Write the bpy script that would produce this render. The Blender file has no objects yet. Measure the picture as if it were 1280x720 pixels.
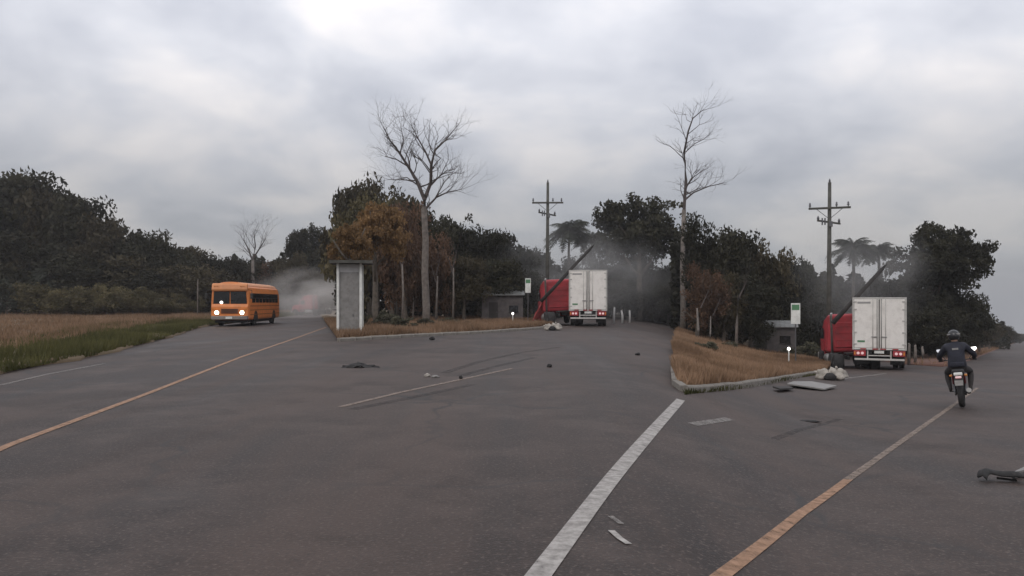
import bpy, bmesh, math, random
import numpy as np
from mathutils import Vector, Matrix, Euler

random.seed(7)
sc = bpy.context.scene
col = sc.collection

# ------------------------------------------------------------------ camera
CAM_H = 1.6
FPX, HZ = 1000.0, 378.0          # focal length in 1280-wide pixels, level horizon row
cam_d = bpy.data.cameras.new('camera')
cam_d.sensor_width = 36.0
cam_d.lens = 36.0 * FPX / 1280.0
cam_d.shift_y = (HZ - 360.0) / 1280.0
cam_d.clip_end = 3000
cam = bpy.data.objects.new('camera', cam_d)
cam.location = (0, 0, CAM_H)
cam.rotation_euler = (math.radians(90), 0, 0)
col.objects.link(cam)
sc.camera = cam

# ------------------------------------------------------------------ world: overcast evening sky
SUN_EL, SUN_AZ = math.radians(40), math.radians(-150)      # azimuth measured from +Y towards +X
w = bpy.data.worlds.new('World'); sc.world = w; w.use_nodes = True
nt = w.node_tree; nt.nodes.clear()
def N(t, **kw):
    n = nt.nodes.new(t)
    for k, v in kw.items():
        if k in n.inputs: n.inputs[k].default_value = v
        else: setattr(n, k, v)
    return n
def L(a, b): nt.links.new(a, b)
def M_(op, a, b=None, c=None):
    n = nt.nodes.new('ShaderNodeMath'); n.operation = op
    for i, v in enumerate((a, b, c)):
        if v is None: continue
        if isinstance(v, (int, float)): n.inputs[i].default_value = v
        else: nt.links.new(v, n.inputs[i])
    return n.outputs[0]
tc = N('ShaderNodeTexCoord')
sep = N('ShaderNodeSeparateXYZ'); L(tc.outputs['Generated'], sep.inputs[0])
zc = M_('MAXIMUM', sep.outputs[2], 0.0)
den = M_('ADD', zc, 0.34)
px_ = M_('DIVIDE', sep.outputs[0], den); py_ = M_('DIVIDE', sep.outputs[1], den)
cmb = N('ShaderNodeCombineXYZ'); L(px_, cmb.inputs[0]); L(py_, cmb.inputs[1])
n1 = N('ShaderNodeTexNoise', Scale=1.5, Detail=4.0, Roughness=0.48, Distortion=0.5); L(cmb.outputs[0], n1.inputs['Vector'])
n2 = N('ShaderNodeTexNoise', Scale=4.2, Detail=5.0, Roughness=0.5, Distortion=0.3); L(cmb.outputs[0], n2.inputs['Vector'])
cl = M_('ADD', M_('MULTIPLY', n1.outputs['Fac'], 0.68), M_('MULTIPLY', n2.outputs['Fac'], 0.32))
ramp = N('ShaderNodeValToRGB'); L(cl, ramp.inputs['Fac'])
e = ramp.color_ramp.elements
e[0].position = 0.40; e[0].color = (0.68, 0.70, 0.775, 1)
e[1].position = 0.60; e[1].color = (1.10, 1.065, 1.07, 1)
m = ramp.color_ramp.elements.new(0.5); m.color = (0.86, 0.87, 0.93, 1)
# overcast luminance: brighter towards the zenith
sm = N('ShaderNodeMapRange'); sm.interpolation_type = 'SMOOTHSTEP'; L(zc, sm.inputs['Value'])
sm.inputs['From Min'].default_value = 0.06; sm.inputs['From Max'].default_value = 0.36; sm.inputs['To Min'].default_value = 0.46; sm.inputs['To Max'].default_value = 1.04
grad = M_('ADD', sm.outputs[0], M_('MULTIPLY', zc, 0.22))
bgc = N('ShaderNodeBackground'); L(ramp.outputs['Color'], bgc.inputs['Color']); L(grad, bgc.inputs['Strength'])
sky = N('ShaderNodeTexSky'); sky.sky_type = 'NISHITA'; sky.sun_disc = False
sky.sun_elevation = SUN_EL; sky.sun_rotation = SUN_AZ
bgs = N('ShaderNodeBackground', Strength=0.06); L(sky.outputs[0], bgs.inputs['Color'])
mx = N('ShaderNodeMixShader', Fac=0.88); L(bgs.outputs[0], mx.inputs[1]); L(bgc.outputs[0], mx.inputs[2])
ow = N('ShaderNodeOutputWorld'); L(mx.outputs[0], ow.inputs['Surface'])

sun_d = bpy.data.lights.new('sun', 'SUN'); sun_d.energy = 0.7; sun_d.angle = math.radians(25); sun_d.color = (1.0, 0.95, 0.88)
sun = bpy.data.objects.new('sun', sun_d); col.objects.link(sun)
sdir = Vector((math.sin(SUN_AZ) * math.cos(SUN_EL), math.cos(SUN_AZ) * math.cos(SUN_EL), math.sin(SUN_EL)))
sun.rotation_euler = sdir.to_track_quat('Z', 'Y').to_euler()

vs = sc.view_settings
vs.view_transform = 'Standard'; vs.look = 'None'; vs.exposure = 0.0; vs.gamma = 1.0; vs.use_curve_mapping = False
sc.render.filter_size = 2.2
sc.cycles.max_bounces = 6; sc.cycles.diffuse_bounces = 3; sc.cycles.glossy_bounces = 3
sc.cycles.transparent_max_bounces = 12; sc.cycles.volume_bounces = 1
sc.cycles.volume_max_steps = 96
sc.cycles.use_denoising = True

# ------------------------------------------------------------------ terrain and picture geometry
KD = 0.046
T0, T1 = math.atan((740 - 640) / FPX), math.atan((1060 - 640) / FPX)
def sfun(th):
    t = (th - T0) / (T1 - T0); t = min(1, max(0, t)); s = t * t * (3 - 2 * t)
    if th > 0.9: s *= max(0, 1 - (th - 0.9) / 0.6)
    return s
def gz(x, y):                       # the road falls away towards the right
    if y <= 0: return 0.0
    return -KD * y * sfun(math.atan2(x, y))
def at(px, d):                      # ground point in picture column px, d metres ahead
    x = (px - 640) / FPX * d
    return Vector((x, d, gz(x, d)))
def P(px, py):                      # ground point seen at a picture position
    v = (HZ - py) / FPX; s = sfun(math.atan((px - 640) / FPX))
    return at(px, CAM_H / (-v - KD * s))
def W(px, py, d):                   # point in the air, d metres ahead
    return Vector(((px - 640) / FPX * d, d, CAM_H + (HZ - py) / FPX * d))

# ------------------------------------------------------------------ materials
MATS = {}
def new_mat(name):
    m = bpy.data.materials.new(name); m.use_nodes = True
    MATS[name] = m
    return m, m.node_tree, m.node_tree.nodes['Principled BSDF']
def mat(name, c, rough=0.6, metal=0.0, var=0.12, scale=3.0, bump=0.0, bscale=40.0, dirt=0.0, dirt_c=(0.12, 0.10, 0.08), spec=0.5):
    """plain procedural surface: base colour with noise mottling, wear and a fine bump"""
    m, t, b = new_mat(name)
    tcn = t.nodes.new('ShaderNodeTexCoord')
    nz = t.nodes.new('ShaderNodeTexNoise'); nz.inputs['Scale'].default_value = scale; nz.inputs['Detail'].default_value = 6
    t.links.new(tcn.outputs['Object'], nz.inputs['Vector'])
    mixn = t.nodes.new('ShaderNodeMix'); mixn.data_type = 'RGBA'
    mr = t.nodes.new('ShaderNodeMapRange'); mr.inputs['From Min'].default_value = 0.3; mr.inputs['From Max'].default_value = 0.7
    t.links.new(nz.outputs['Fac'], mr.inputs['Value']); t.links.new(mr.outputs[0], mixn.inputs['Factor'])
    mixn.inputs['A'].default_value = tuple(max(0, k * (1 - var)) for k in c) + (1,)
    mixn.inputs['B'].default_value = tuple(min(1, k * (1 + var)) for k in c) + (1,)
    out = mixn.outputs['Result']
    if dirt > 0:
        n2 = t.nodes.new('ShaderNodeTexNoise'); n2.inputs['Scale'].default_value = scale * 2.3; n2.inputs['Detail'].default_value = 9; n2.inputs['Roughness'].default_value = 0.65
        t.links.new(tcn.outputs['Object'], n2.inputs['Vector'])
        r2 = t.nodes.new('ShaderNodeMapRange'); r2.inputs['From Min'].default_value = 0.48; r2.inputs['From Max'].default_value = 0.72
        r2.inputs['To Max'].default_value = dirt
        t.links.new(n2.outputs['Fac'], r2.inputs['Value'])
        m2 = t.nodes.new('ShaderNodeMix'); m2.data_type = 'RGBA'
        t.links.new(r2.outputs[0], m2.inputs['Factor']); t.links.new(out, m2.inputs['A']); m2.inputs['B'].default_value = dirt_c + (1,)
        out = m2.outputs['Result']
    t.links.new(out, b.inputs['Base Color'])
    b.inputs['Roughness'].default_value = rough; b.inputs['Metallic'].default_value = metal
    b.inputs['Specular IOR Level'].default_value = spec
    if bump > 0:
        n3 = t.nodes.new('ShaderNodeTexNoise'); n3.inputs['Scale'].default_value = bscale; n3.inputs['Detail'].default_value = 5
        t.links.new(tcn.outputs['Object'], n3.inputs['Vector'])
        bp = t.nodes.new('ShaderNodeBump'); bp.inputs['Strength'].default_value = bump; bp.inputs['Distance'].default_value = 0.02
        t.links.new(n3.outputs['Fac'], bp.inputs['Height']); t.links.new(bp.outputs[0], b.inputs['Normal'])
    return m
def leaf_mat(name, c1, c2, nscale=0.5, trans=0.25, rough=0.7):
    m, t, b = new_mat(name)
    tcn = t.nodes.new('ShaderNodeTexCoord'); oi = t.nodes.new('ShaderNodeObjectInfo')
    nz = t.nodes.new('ShaderNodeTexNoise'); nz.inputs['Scale'].default_value = nscale; nz.inputs['Detail'].default_value = 4
    t.links.new(tcn.outputs['Object'], nz.inputs['Vector'])
    ge = t.nodes.new('ShaderNodeNewGeometry')
    ad = t.nodes.new('ShaderNodeMath'); ad.operation = 'MULTIPLY_ADD'; ad.inputs[1].default_value = 0.35
    t.links.new(ge.outputs['Random Per Island'], ad.inputs[0])
    mr = t.nodes.new('ShaderNodeMapRange'); mr.inputs['From Min'].default_value = 0.35; mr.inputs['From Max'].default_value = 0.68; mr.inputs['To Max'].default_value = 0.75
    t.links.new(nz.outputs['Fac'], mr.inputs['Value']); t.links.new(mr.outputs[0], ad.inputs[2])
    mx = t.nodes.new('ShaderNodeMix'); mx.data_type = 'RGBA'
    t.links.new(ad.outputs[0], mx.inputs['Factor']); mx.inputs['A'].default_value = c1 + (1,); mx.inputs['B'].default_value = c2 + (1,)
    hs = t.nodes.new('ShaderNodeHueSaturation'); t.links.new(mx.outputs['Result'], hs.inputs['Color'])
    vr = t.nodes.new('ShaderNodeMapRange'); vr.inputs['To Min'].default_value = 0.75; vr.inputs['To Max'].default_value = 1.3
    t.links.new(oi.outputs['Random'], vr.inputs['Value']); t.links.new(vr.outputs[0], hs.inputs['Value'])
    t.links.new(hs.outputs[0], b.inputs['Base Color']); b.inputs['Roughness'].default_value = rough
    b.inputs['Specular IOR Level'].default_value = 0.25
    tr = t.nodes.new('ShaderNodeBsdfTranslucent'); t.links.new(hs.outputs[0], tr.inputs['Color'])
    ms = t.nodes.new('ShaderNodeMixShader'); ms.inputs[0].default_value = trans
    t.links.new(b.outputs[0], ms.inputs[1]); t.links.new(tr.outputs[0], ms.inputs[2])
    t.links.new(ms.outputs[0], t.nodes['Material Output'].inputs['Surface'])
    return m
def lamp_mat(name, c, strength):
    m, t, b = new_mat(name)
    b.inputs['Base Color'].default_value = (0.8, 0.8, 0.8, 1); b.inputs['Roughness'].default_value = 0.2
    b.inputs['Emission Color'].default_value = c + (1,); b.inputs['Emission Strength'].default_value = strength
    return m

def asphalt_mat():
    m, t, b = new_mat('asphalt')
    ln = t.links.new
    g = t.nodes.new('ShaderNodeNewGeometry')
    def noise(scale, detail=5, rough=0.55, vec=None, dist=0.0):
        n = t.nodes.new('ShaderNodeTexNoise'); n.inputs['Scale'].default_value = scale; n.inputs['Detail'].default_value = detail
        n.inputs['Roughness'].default_value = rough; n.inputs['Distortion'].default_value = dist
        ln(vec or g.outputs['Position'], n.inputs['Vector']); return n.outputs['Fac']
    def rng(v, a, b_, c=0.0, d=1.0):
        r = t.nodes.new('ShaderNodeMapRange'); r.inputs['From Min'].default_value = a; r.inputs['From Max'].default_value = b_
        r.inputs['To Min'].default_value = c; r.inputs['To Max'].default_value = d; ln(v, r.inputs['Value']); return r.outputs[0]
    def mixc(f, A, B):
        x = t.nodes.new('ShaderNodeMix'); x.data_type = 'RGBA'
        ln(f, x.inputs['Factor'])
        for k, v in (('A', A), ('B', B)):
            if isinstance(v, tuple): x.inputs[k].default_value = v + (1,)
            else: ln(v, x.inputs[k])
        return x.outputs['Result']
    # wheel-polished bands run roughly along the lanes: stretched noise
    mp = t.nodes.new('ShaderNodeMapping'); mp.inputs['Rotation'].default_value = (0, 0, math.radians(14)); mp.inputs['Scale'].default_value = (0.62, 0.05, 1)
    ln(g.outputs['Position'], mp.inputs['Vector'])
    band = noise(1.0, 4, 0.6, mp.outputs[0], 0.4)
    c = mixc(rng(band, 0.38, 0.62), (0.021, 0.0138, 0.0115), (0.066, 0.0470, 0.0395))
    c = mixc(rng(noise(0.26, 8, 0.68), 0.49, 0.60, 0, 0.8), c, (0.028, 0.019, 0.0155))     # old stains
    c = mixc(rng(noise(0.55, 9, 0.75), 0.47, 0.66, 0, 0.8), c, (0.082, 0.059, 0.050))       # dust
    c = mixc(rng(noise(30, 3, 0.65), 0.54, 0.68, 0, 0.9), c, (0.115, 0.088, 0.076))        # pale aggregate
    c = mixc(rng(noise(36, 3, 0.65), 0.32, 0.46, 0.85, 0), c, (0.035, 0.032, 0.031))
    vo = t.nodes.new('ShaderNodeTexVoronoi'); vo.feature = 'DISTANCE_TO_EDGE'; vo.inputs['Scale'].default_value = 0.22
    wv = t.nodes.new('ShaderNodeMapping'); ln(g.outputs['Position'], wv.inputs['Vector'])
    nd = t.nodes.new('ShaderNodeTexNoise'); nd.inputs['Scale'].default_value = 0.8; nd.inputs['Detail'].default_value = 6; ln(g.outputs['Position'], nd.inputs['Vector'])
    va = t.nodes.new('ShaderNodeVectorMath'); va.operation = 'MULTIPLY_ADD'; va.inputs[1].default_value = (1.6, 1.6, 0)
    ln(nd.outputs['Color'], va.inputs[0]); ln(g.outputs['Position'], va.inputs[2]); ln(va.outputs[0], vo.inputs['Vector'])
    crack = rng(vo.outputs['Distance'], 0.0, 0.013, 1.0, 0.0)
    cm = t.nodes.new('ShaderNodeMath'); cm.operation = 'MULTIPLY'; ln(crack, cm.inputs[0]); ln(rng(noise(0.14, 3), 0.42, 0.56), cm.inputs[1])
    c = mixc(cm.outputs[0], c, (0.03, 0.027, 0.026))
    ln(c, b.inputs['Base Color'])
    ln(rng(band, 0.3, 0.7, 0.55, 0.72), b.inputs['Roughness'])
    b.inputs['Specular IOR Level'].default_value = 0.25
    bp = t.nodes.new('ShaderNodeBump'); bp.inputs['Strength'].default_value = 0.45; bp.inputs['Distance'].default_value = 0.012
    ln(noise(45, 3, 0.6), bp.inputs['Height']); ln(bp.outputs[0], b.inputs['Normal'])
    return m
asphalt_mat()
def paint_mat(name, c, wear=0.5):
    m, t, b = new_mat(name); ln = t.links.new
    g = t.nodes.new('ShaderNodeNewGeometry')
    n = t.nodes.new('ShaderNodeTexNoise'); n.inputs['Scale'].default_value = 9.0; n.inputs['Detail'].default_value = 9; n.inputs['Roughness'].default_value = 0.7
    ln(g.outputs['Position'], n.inputs['Vector'])
    r = t.nodes.new('ShaderNodeMapRange'); r.inputs['From Min'].default_value = wear - 0.25; r.inputs['From Max'].default_value = wear + 0.32
    ln(n.outputs['Fac'], r.inputs['Value'])
    b.inputs['Base Color'].default_value = c + (1,); b.inputs['Roughness'].default_value = 0.7
    ln(r.outputs[0], b.inputs['Alpha'])
    return m
paint_mat('yellow_paint', (0.34, 0.195, 0.115), 0.32)
paint_mat('pale_yellow_paint', (0.25, 0.19, 0.15), 0.40)
paint_mat('white_paint', (0.40, 0.375, 0.35), 0.33)
paint_mat('tyre_black', (0.018, 0.014, 0.013), 0.60)
paint_mat('scuff_paint', (0.28, 0.26, 0.24), 0.50)

mat('earth', (0.085, 0.068, 0.045), 0.95, var=0.35, scale=0.4, bump=0.5, bscale=6)
mat('dry_soil', (0.15, 0.105, 0.062), 0.95, var=0.3, scale=0.6, bump=0.5, bscale=9, dirt=0.6, dirt_c=(0.07, 0.07, 0.035))
mat('red_soil', (0.13, 0.062, 0.045), 0.95, var=0.3, scale=0.8, bump=0.5, bscale=9, dirt=0.4)
mat('concrete', (0.21, 0.19, 0.165), 0.9, var=0.25, scale=2.0, bump=0.4, bscale=30, dirt=0.7, dirt_c=(0.09, 0.08, 0.07))
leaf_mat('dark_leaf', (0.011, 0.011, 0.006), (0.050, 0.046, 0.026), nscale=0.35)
leaf_mat('mid_leaf', (0.022, 0.019, 0.010), (0.090, 0.072, 0.040), nscale=0.35)
leaf_mat('olive_leaf', (0.055, 0.048, 0.020), (0.170, 0.140, 0.072))
leaf_mat('brown_leaf', (0.042, 0.024, 0.015), (0.150, 0.086, 0.052))
leaf_mat('grey_leaf', (0.032, 0.036, 0.026), (0.085, 0.090, 0.068))
leaf_mat('dry_grass', (0.13, 0.078, 0.045), (0.36, 0.235, 0.15), nscale=0.25, trans=0.3, rough=0.85)
leaf_mat('green_grass', (0.040, 0.044, 0.014), (0.135, 0.125, 0.045), nscale=0.4, trans=0.3, rough=0.8)
leaf_mat('gold_leaf', (0.10, 0.057, 0.024), (0.33, 0.20, 0.09), nscale=0.5)
leaf_mat('scrub_leaf', (0.045, 0.045, 0.028), (0.13, 0.12, 0.08), nscale=1.2)
leaf_mat('straw', (0.06, 0.034, 0.014), (0.19, 0.112, 0.050), nscale=1.5, trans=0.1, rough=0.9)
mat('bark', (0.095, 0.078, 0.062), 0.95, var=0.4, scale=5, bump=0.8, bscale=18)
mat('pale_bark', (0.15, 0.128, 0.112), 0.95, var=0.35, scale=4, bump=0.8, bscale=18)
mat('twig_bark', (0.075, 0.06, 0.055), 0.95, var=0.3, scale=4)
mat('pole_wood', (0.075, 0.072, 0.062), 0.9, var=0.3, scale=3, bump=0.4, bscale=20)
mat('dark_wood', (0.030, 0.026, 0.024), 0.85, var=0.3, scale=3, bump=0.3)
mat('steel', (0.13, 0.13, 0.135), 0.5, 0.6, dirt=0.4)
mat('ceramic', (0.10, 0.10, 0.11), 0.3)
mat('orange_paint', (0.70, 0.215, 0.05), 0.42, var=0.08, scale=1.5, dirt=0.5, dirt_c=(0.30, 0.14, 0.07))
mat('pale_orange', (0.60, 0.235, 0.085), 0.5, var=0.1, scale=1.5, dirt=0.35, dirt_c=(0.28, 0.15, 0.09))
mat('dark_orange', (0.27, 0.075, 0.02), 0.55, var=0.15, dirt=0.4)
mat('dark_glass', (0.012, 0.013, 0.015), 0.12, var=0.1, spec=0.5)
mat('rubber', (0.018, 0.017, 0.017), 0.85, var=0.25, scale=8, dirt=0.5, dirt_c=(0.06, 0.05, 0.045))
mat('black_metal', (0.02, 0.02, 0.02), 0.55, 0.2, dirt=0.4)
mat('grey_bumper', (0.24, 0.21, 0.19), 0.5, 0.3, dirt=0.5)
mat('truck_white', (0.80, 0.76, 0.71), 0.5, var=0.05, scale=1.2, dirt=0.38, dirt_c=(0.42, 0.38, 0.33))
mat('truck_frame', (0.50, 0.48, 0.45), 0.5, var=0.1, scale=2, dirt=0.4, dirt_c=(0.3, 0.26, 0.22))
mat('lock_steel', (0.30, 0.29, 0.28), 0.45, 0.5, dirt=0.4)
mat('truck_red', (0.36, 0.03, 0.04), 0.45, var=0.2, scale=1.5, dirt=0.45, dirt_c=(0.16, 0.05, 0.05))
mat('reflector_red', (0.42, 0.03, 0.035), 0.3)
mat('lens_amber', (0.55, 0.2, 0.03), 0.3)
mat('print_grey', (0.30, 0.29, 0.28), 0.6)
mat('print_green', (0.09, 0.22, 0.11), 0.6)
mat('white_enamel', (0.72, 0.72, 0.68), 0.4, dirt=0.3, dirt_c=(0.35, 0.3, 0.25))
mat('kiosk_white', (0.50, 0.49, 0.48), 0.8, var=0.1, scale=1.5, dirt=0.4, dirt_c=(0.22, 0.2, 0.18))
mat('tin', (0.20, 0.205, 0.20), 0.5, 0.4, var=0.2, dirt=0.5, dirt_c=(0.13, 0.09, 0.07))
mat('shack_wall', (0.085, 0.075, 0.075), 0.9, var=0.3, dirt=0.5)
mat('sack_white', (0.40, 0.365, 0.32), 0.85, var=0.2, scale=4, bump=1.0, bscale=9, dirt=0.75, dirt_c=(0.16, 0.13, 0.10))
mat('panel_grey', (0.22, 0.21, 0.20), 0.6, var=0.2, dirt=0.5)
mat('crumpled_red', (0.42, 0.075, 0.075), 0.5, var=0.25, scale=3, dirt=0.4, dirt_c=(0.35, 0.25, 0.24))
mat('jacket', (0.016, 0.017, 0.028), 0.8, var=0.3, scale=9, bump=0.4, bscale=22)
mat('trousers', (0.026, 0.022, 0.022), 0.85, var=0.3, scale=9, bump=0.4, bscale=22)
mat('skin', (0.22, 0.125, 0.085), 0.55, var=0.1)
mat('helmet_black', (0.02, 0.02, 0.022), 0.25)
mat('boot', (0.025, 0.02, 0.018), 0.7)
mat('bike_red', (0.10, 0.018, 0.02), 0.4, dirt=0.3)
mat('mirror_glass', (0.85, 0.85, 0.85), 0.06, 1.0, var=0.02)
lamp_mat('head_lamp', (1.0, 0.80, 0.55), 14.0)
lamp_mat('white_glow', (1.0, 0.93, 0.86), 5.0)
lamp_mat('tail_glow', (0.9, 0.05, 0.03), 0.25)

# ------------------------------------------------------------------ builders
def props(o, label=None, cat=None, group=None, kind=None):
    if label: o['label'] = label
    if cat: o['category'] = cat
    if group: o['group'] = group
    if kind: o['kind'] = kind
    return o
def empty(name, loc, rz=0.0, label=None, cat=None, group=None, kind=None):
    o = bpy.data.objects.new(name, None); col.objects.link(o)
    o.location = loc; o.rotation_euler = (0, 0, rz); o.empty_display_size = 0.3
    return props(o, label, cat, group, kind)
def np_mesh(name, verts, faces):
    """verts (n,3), faces (m,k) arrays"""
    me = bpy.data.meshes.new(name)
    verts = np.asarray(verts, dtype=np.float32); faces = np.asarray(faces, dtype=np.int32)
    nv, (nf, k) = len(verts), faces.shape
    me.vertices.add(nv); me.vertices.foreach_set('co', verts.ravel())
    me.loops.add(nf * k); me.loops.foreach_set('vertex_index', faces.ravel())
    me.polygons.add(nf); me.polygons.foreach_set('loop_start', np.arange(0, nf * k, k, dtype=np.int32))
    me.polygons.foreach_set('loop_total', np.full(nf, k, dtype=np.int32))
    me.update(calc_edges=True); return me
def link(name, me, m=None, parent=None, loc=None, rot=None, smooth=False):
    o = bpy.data.objects.new(name, me); col.objects.link(o)
    if m and not me.materials: me.materials.append(MATS[m])
    if smooth: me.polygons.foreach_set('use_smooth', [True] * len(me.polygons))
    if parent: o.parent = parent
    if loc is not None: o.location = loc
    if rot is not None: o.rotation_euler = rot
    return o
class MB:
    def __init__(s): s.v = []; s.f = []
    def _add(s, vs_, fs):
        b = len(s.v); s.v += [tuple(p) for p in vs_]; s.f += [tuple(i + b for i in q) for q in fs]; return s
    def box(s, c, size, rot=None, taper=1.0):
        hx, hy, hz = size[0] / 2, size[1] / 2, size[2] / 2
        pts = [Vector((x * (taper if z > 0 else 1), y * (taper if z > 0 else 1), z)) for z in (-hz, hz) for x, y in ((-hx, -hy), (hx, -hy), (hx, hy), (-hx, hy))]
        R = Euler(rot).to_matrix() if rot else Matrix.Identity(3)
        pts = [R @ p + Vector(c) for p in pts]
        return s._add(pts, [(3, 2, 1, 0), (4, 5, 6, 7), (0, 1, 5, 4), (1, 2, 6, 5), (2, 3, 7, 6), (3, 0, 4, 7)])
    def tube(s, pts, radii, n=8, cap=True):
        pts = [Vector(p) for p in pts]
        if isinstance(radii, (int, float)): radii = [radii] * len(pts)
        rings = []
        up = Vector((0, 0, 1))
        for i, p in enumerate(pts):
            t = (pts[min(i + 1, len(pts) - 1)] - pts[max(i - 1, 0)]).normalized()
            a = t.cross(up)
            if a.length < 0.05: a = t.cross(Vector((1, 0, 0)))
            a.normalize(); b = t.cross(a)
            rings.append([p + (a * math.cos(2 * math.pi * k / n) + b * math.sin(2 * math.pi * k / n)) * radii[i] for k in range(n)])
        vs_ = [q for r in rings for q in r]
        fs = [(i * n + k, i * n + (k + 1) % n, (i + 1) * n + (k + 1) % n, (i + 1) * n + k) for i in range(len(pts) - 1) for k in range(n)]
        if cap:
            fs.append(tuple(range(n))[::-1]); fs.append(tuple((len(pts) - 1) * n + k for k in range(n)))
        return s._add(vs_, fs)
    def lathe(s, prof, c=(0, 0, 0), axis='x', n=24):
        """prof: list of (axial, radius)"""
        vs_ = []
        for a, r in prof:
            for k in range(n):
                ca, sa = math.cos(2 * math.pi * k / n) * r, math.sin(2 * math.pi * k / n) * r
                q = {'x': (a, ca, sa), 'y': (sa, a, ca), 'z': (ca, sa, a)}[axis]
                vs_.append((q[0] + c[0], q[1] + c[1], q[2] + c[2]))
        m = len(prof)
        fs = [(i * n + k, (i + 1) * n + k, (i + 1) * n + (k + 1) % n, i * n + (k + 1) % n) for i in range(m - 1) for k in range(n)]
        fs.append(tuple(range(n))); fs.append(tuple((m - 1) * n + k for k in range(n))[::-1])
        return s._add(vs_, fs)
    def prism(s, poly, lo, hi, axis='y', lo_shift=None):
        """poly in the two other axes, extruded along axis"""
        n = len(poly); vs_ = []
        for a in (lo, hi):
            for (p, q) in poly:
                vs_.append({'x': (a, p, q), 'y': (p, a, q), 'z': (p, q, a)}[axis])
        fs = [(k, (k + 1) % n, n + (k + 1) % n, n + k) for k in range(n)]
        fs += [tuple(range(n))[::-1], tuple(range(n, 2 * n))]
        return s._add(vs_, fs)
    def build(s, name, m, parent=None, bevel=0.0, smooth=False, loc=None, rot=None, seg=2):
        me = bpy.data.meshes.new(name); me.from_pydata(s.v, [], s.f); 
        bm = bmesh.new(); bm.from_mesh(me); bmesh.ops.recalc_face_normals(bm, faces=bm.faces); bm.to_mesh(me); bm.free()
        o = link(name, me, m, parent, loc, rot)
        if smooth:
            for p in me.polygons: p.use_smooth = len(p.vertices) <= 4
        if bevel > 0:
            b = o.modifiers.new('bevel', 'BEVEL'); b.width = bevel; b.segments = seg; b.limit_method = 'ANGLE'; b.angle_limit = math.radians(35)
        return o
def copy_tree(o, parent=None):
    c = o.copy(); col.objects.link(c)
    if parent: c.parent = parent
    for ch in list(o.children): copy_tree(ch, c)
    return c
def rz_of(dx, dy): return math.atan2(-dx, dy)

# ------------------------------------------------------------------ ground and roads
def polar(name, m, angles, radii, dz, keep=None):
    vs_, idx = [], {}
    for i, r in enumerate(radii):
        for j, a in enumerate(angles):
            x, y = math.sin(a) * r, math.cos(a) * r
            vs_.append((x, y, gz(x, y) + dz))
    na = len(angles); fs = []
    for i in range(len(radii) - 1):
        for j in range(na - 1):
            if keep and not keep(radii[i], angles[j]): continue
            fs.append((i * na + j, i * na + j + 1, (i + 1) * na + j + 1, (i + 1) * na + j))
    me = np_mesh(name, vs_, np.array(fs)[:, ::-1])
    return link(name, me, m, smooth=True)
RAD = [0.02] + [0.6 * (600 / 0.6) ** (i / 46) for i in range(47)]
ANG = sorted(set([round(-math.pi + 2 * math.pi * i / 90, 5) for i in range(91)] + [round(-0.75 + 1.7 * i / 170, 5) for i in range(171)]))
props(polar('ground', 'earth', ANG, RAD, -0.06), 'brown earth stretching away under the woods and roads', kind='structure')
def road_keep(r, a):
    if r < 75: return True
    if -0.32 < a < 0.05 and r < 150: return True
    if -0.2 < a < 0.5 and r < 110: return True
    return 0.42 < a < 0.75
props(polar('road', 'asphalt', ANG, RAD, 0.0, road_keep), 'worn grey brown asphalt road and wide apron', kind='structure')

def resample(pts, n):
    pts = [Vector(p) for p in pts]
    ds = [0]
    for a, b in zip(pts, pts[1:]): ds.append(ds[-1] + (b - a).length)
    out = []
    for i in range(n):
        t = ds[-1] * i / (n - 1); k = 0
        while k < len(ds) - 2 and ds[k + 1] < t: k += 1
        f = (t - ds[k]) / max(1e-6, ds[k + 1] - ds[k]); out.append(pts[k].lerp(pts[k + 1], f))
    return out
PATCH = {}
def patch(name, m, front, back, nf, nr, label, lift=0.10, rough=0.12, ragged=0.0, bias=2.0):
    rnd = random.Random(hash(name) % 1000 if False else len(name) * 17)
    F, B = resample(front, nf), resample(back, nf)
    vs_ = []
    for j in range(nr + 1):
        t = 0 if j <= 1 else ((j - 1) / (nr - 1)) ** bias
        for i in range(nf):
            p = F[i].lerp(B[i], t)
            if ragged and j <= 1:
                p = p + (B[i] - F[i]).normalized() * ragged * (math.sin(i * 1.7) + math.sin(i * 0.61 + 1) + math.sin(i * 3.9))
            z = gz(p.x, p.y)
            if j == 0: z -= 0.04
            elif j == 1: z += lift
            else: z += lift + rough * rnd.random()
            vs_.append((p.x, p.y, z))
    fs = [(j * nf + i, j * nf + i + 1, (j + 1) * nf + i + 1, (j + 1) * nf + i) for j in range(nr) for i in range(nf - 1)]
    o = link(name, np_mesh(name, vs_, fs), m, smooth=True)
    bm = bmesh.new(); bm.from_mesh(o.data); bmesh.ops.recalc_face_normals(bm, faces=bm.faces)
    if sum(f.normal.z for f in bm.faces) < 0: bmesh.ops.reverse_faces(bm, faces=bm.faces)
    bm.to_mesh(o.data); bm.free()
    props(o, label, kind='structure'); PATCH[name] = (F, B); return o
EDGE_L = [Vector((-8.9, 3, 0)), P(0, 468), P(120, 445), P(205, 424), P(252, 409), P(330, 399), P(398, 391)]
patch('field', 'dry_soil', EDGE_L, [(-60, -5, 0), (-110, 40, 0), (-130, 90, 0), (-110, 160, 0), (-60, 220, 0)], 90, 26,
      'dry grass field beside the road in front of the dark wood', lift=0.06, ragged=0.12)
EDGE_A = [P(423, 427), P(520, 421), P(600, 417), P(690, 410.5)]
patch('verge', 'dry_soil', EDGE_A, [at(396, 150), at(540, 150), at(698, 150)], 60, 18, 'raised dry verge behind the kerb below the bare tree', bias=1.6)
EDGE_B = [at(843, 30), at(843, 21.5), P(846, 486), P(858, 491), P(920, 485), P(1000, 471), P(1031, 466)]
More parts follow.
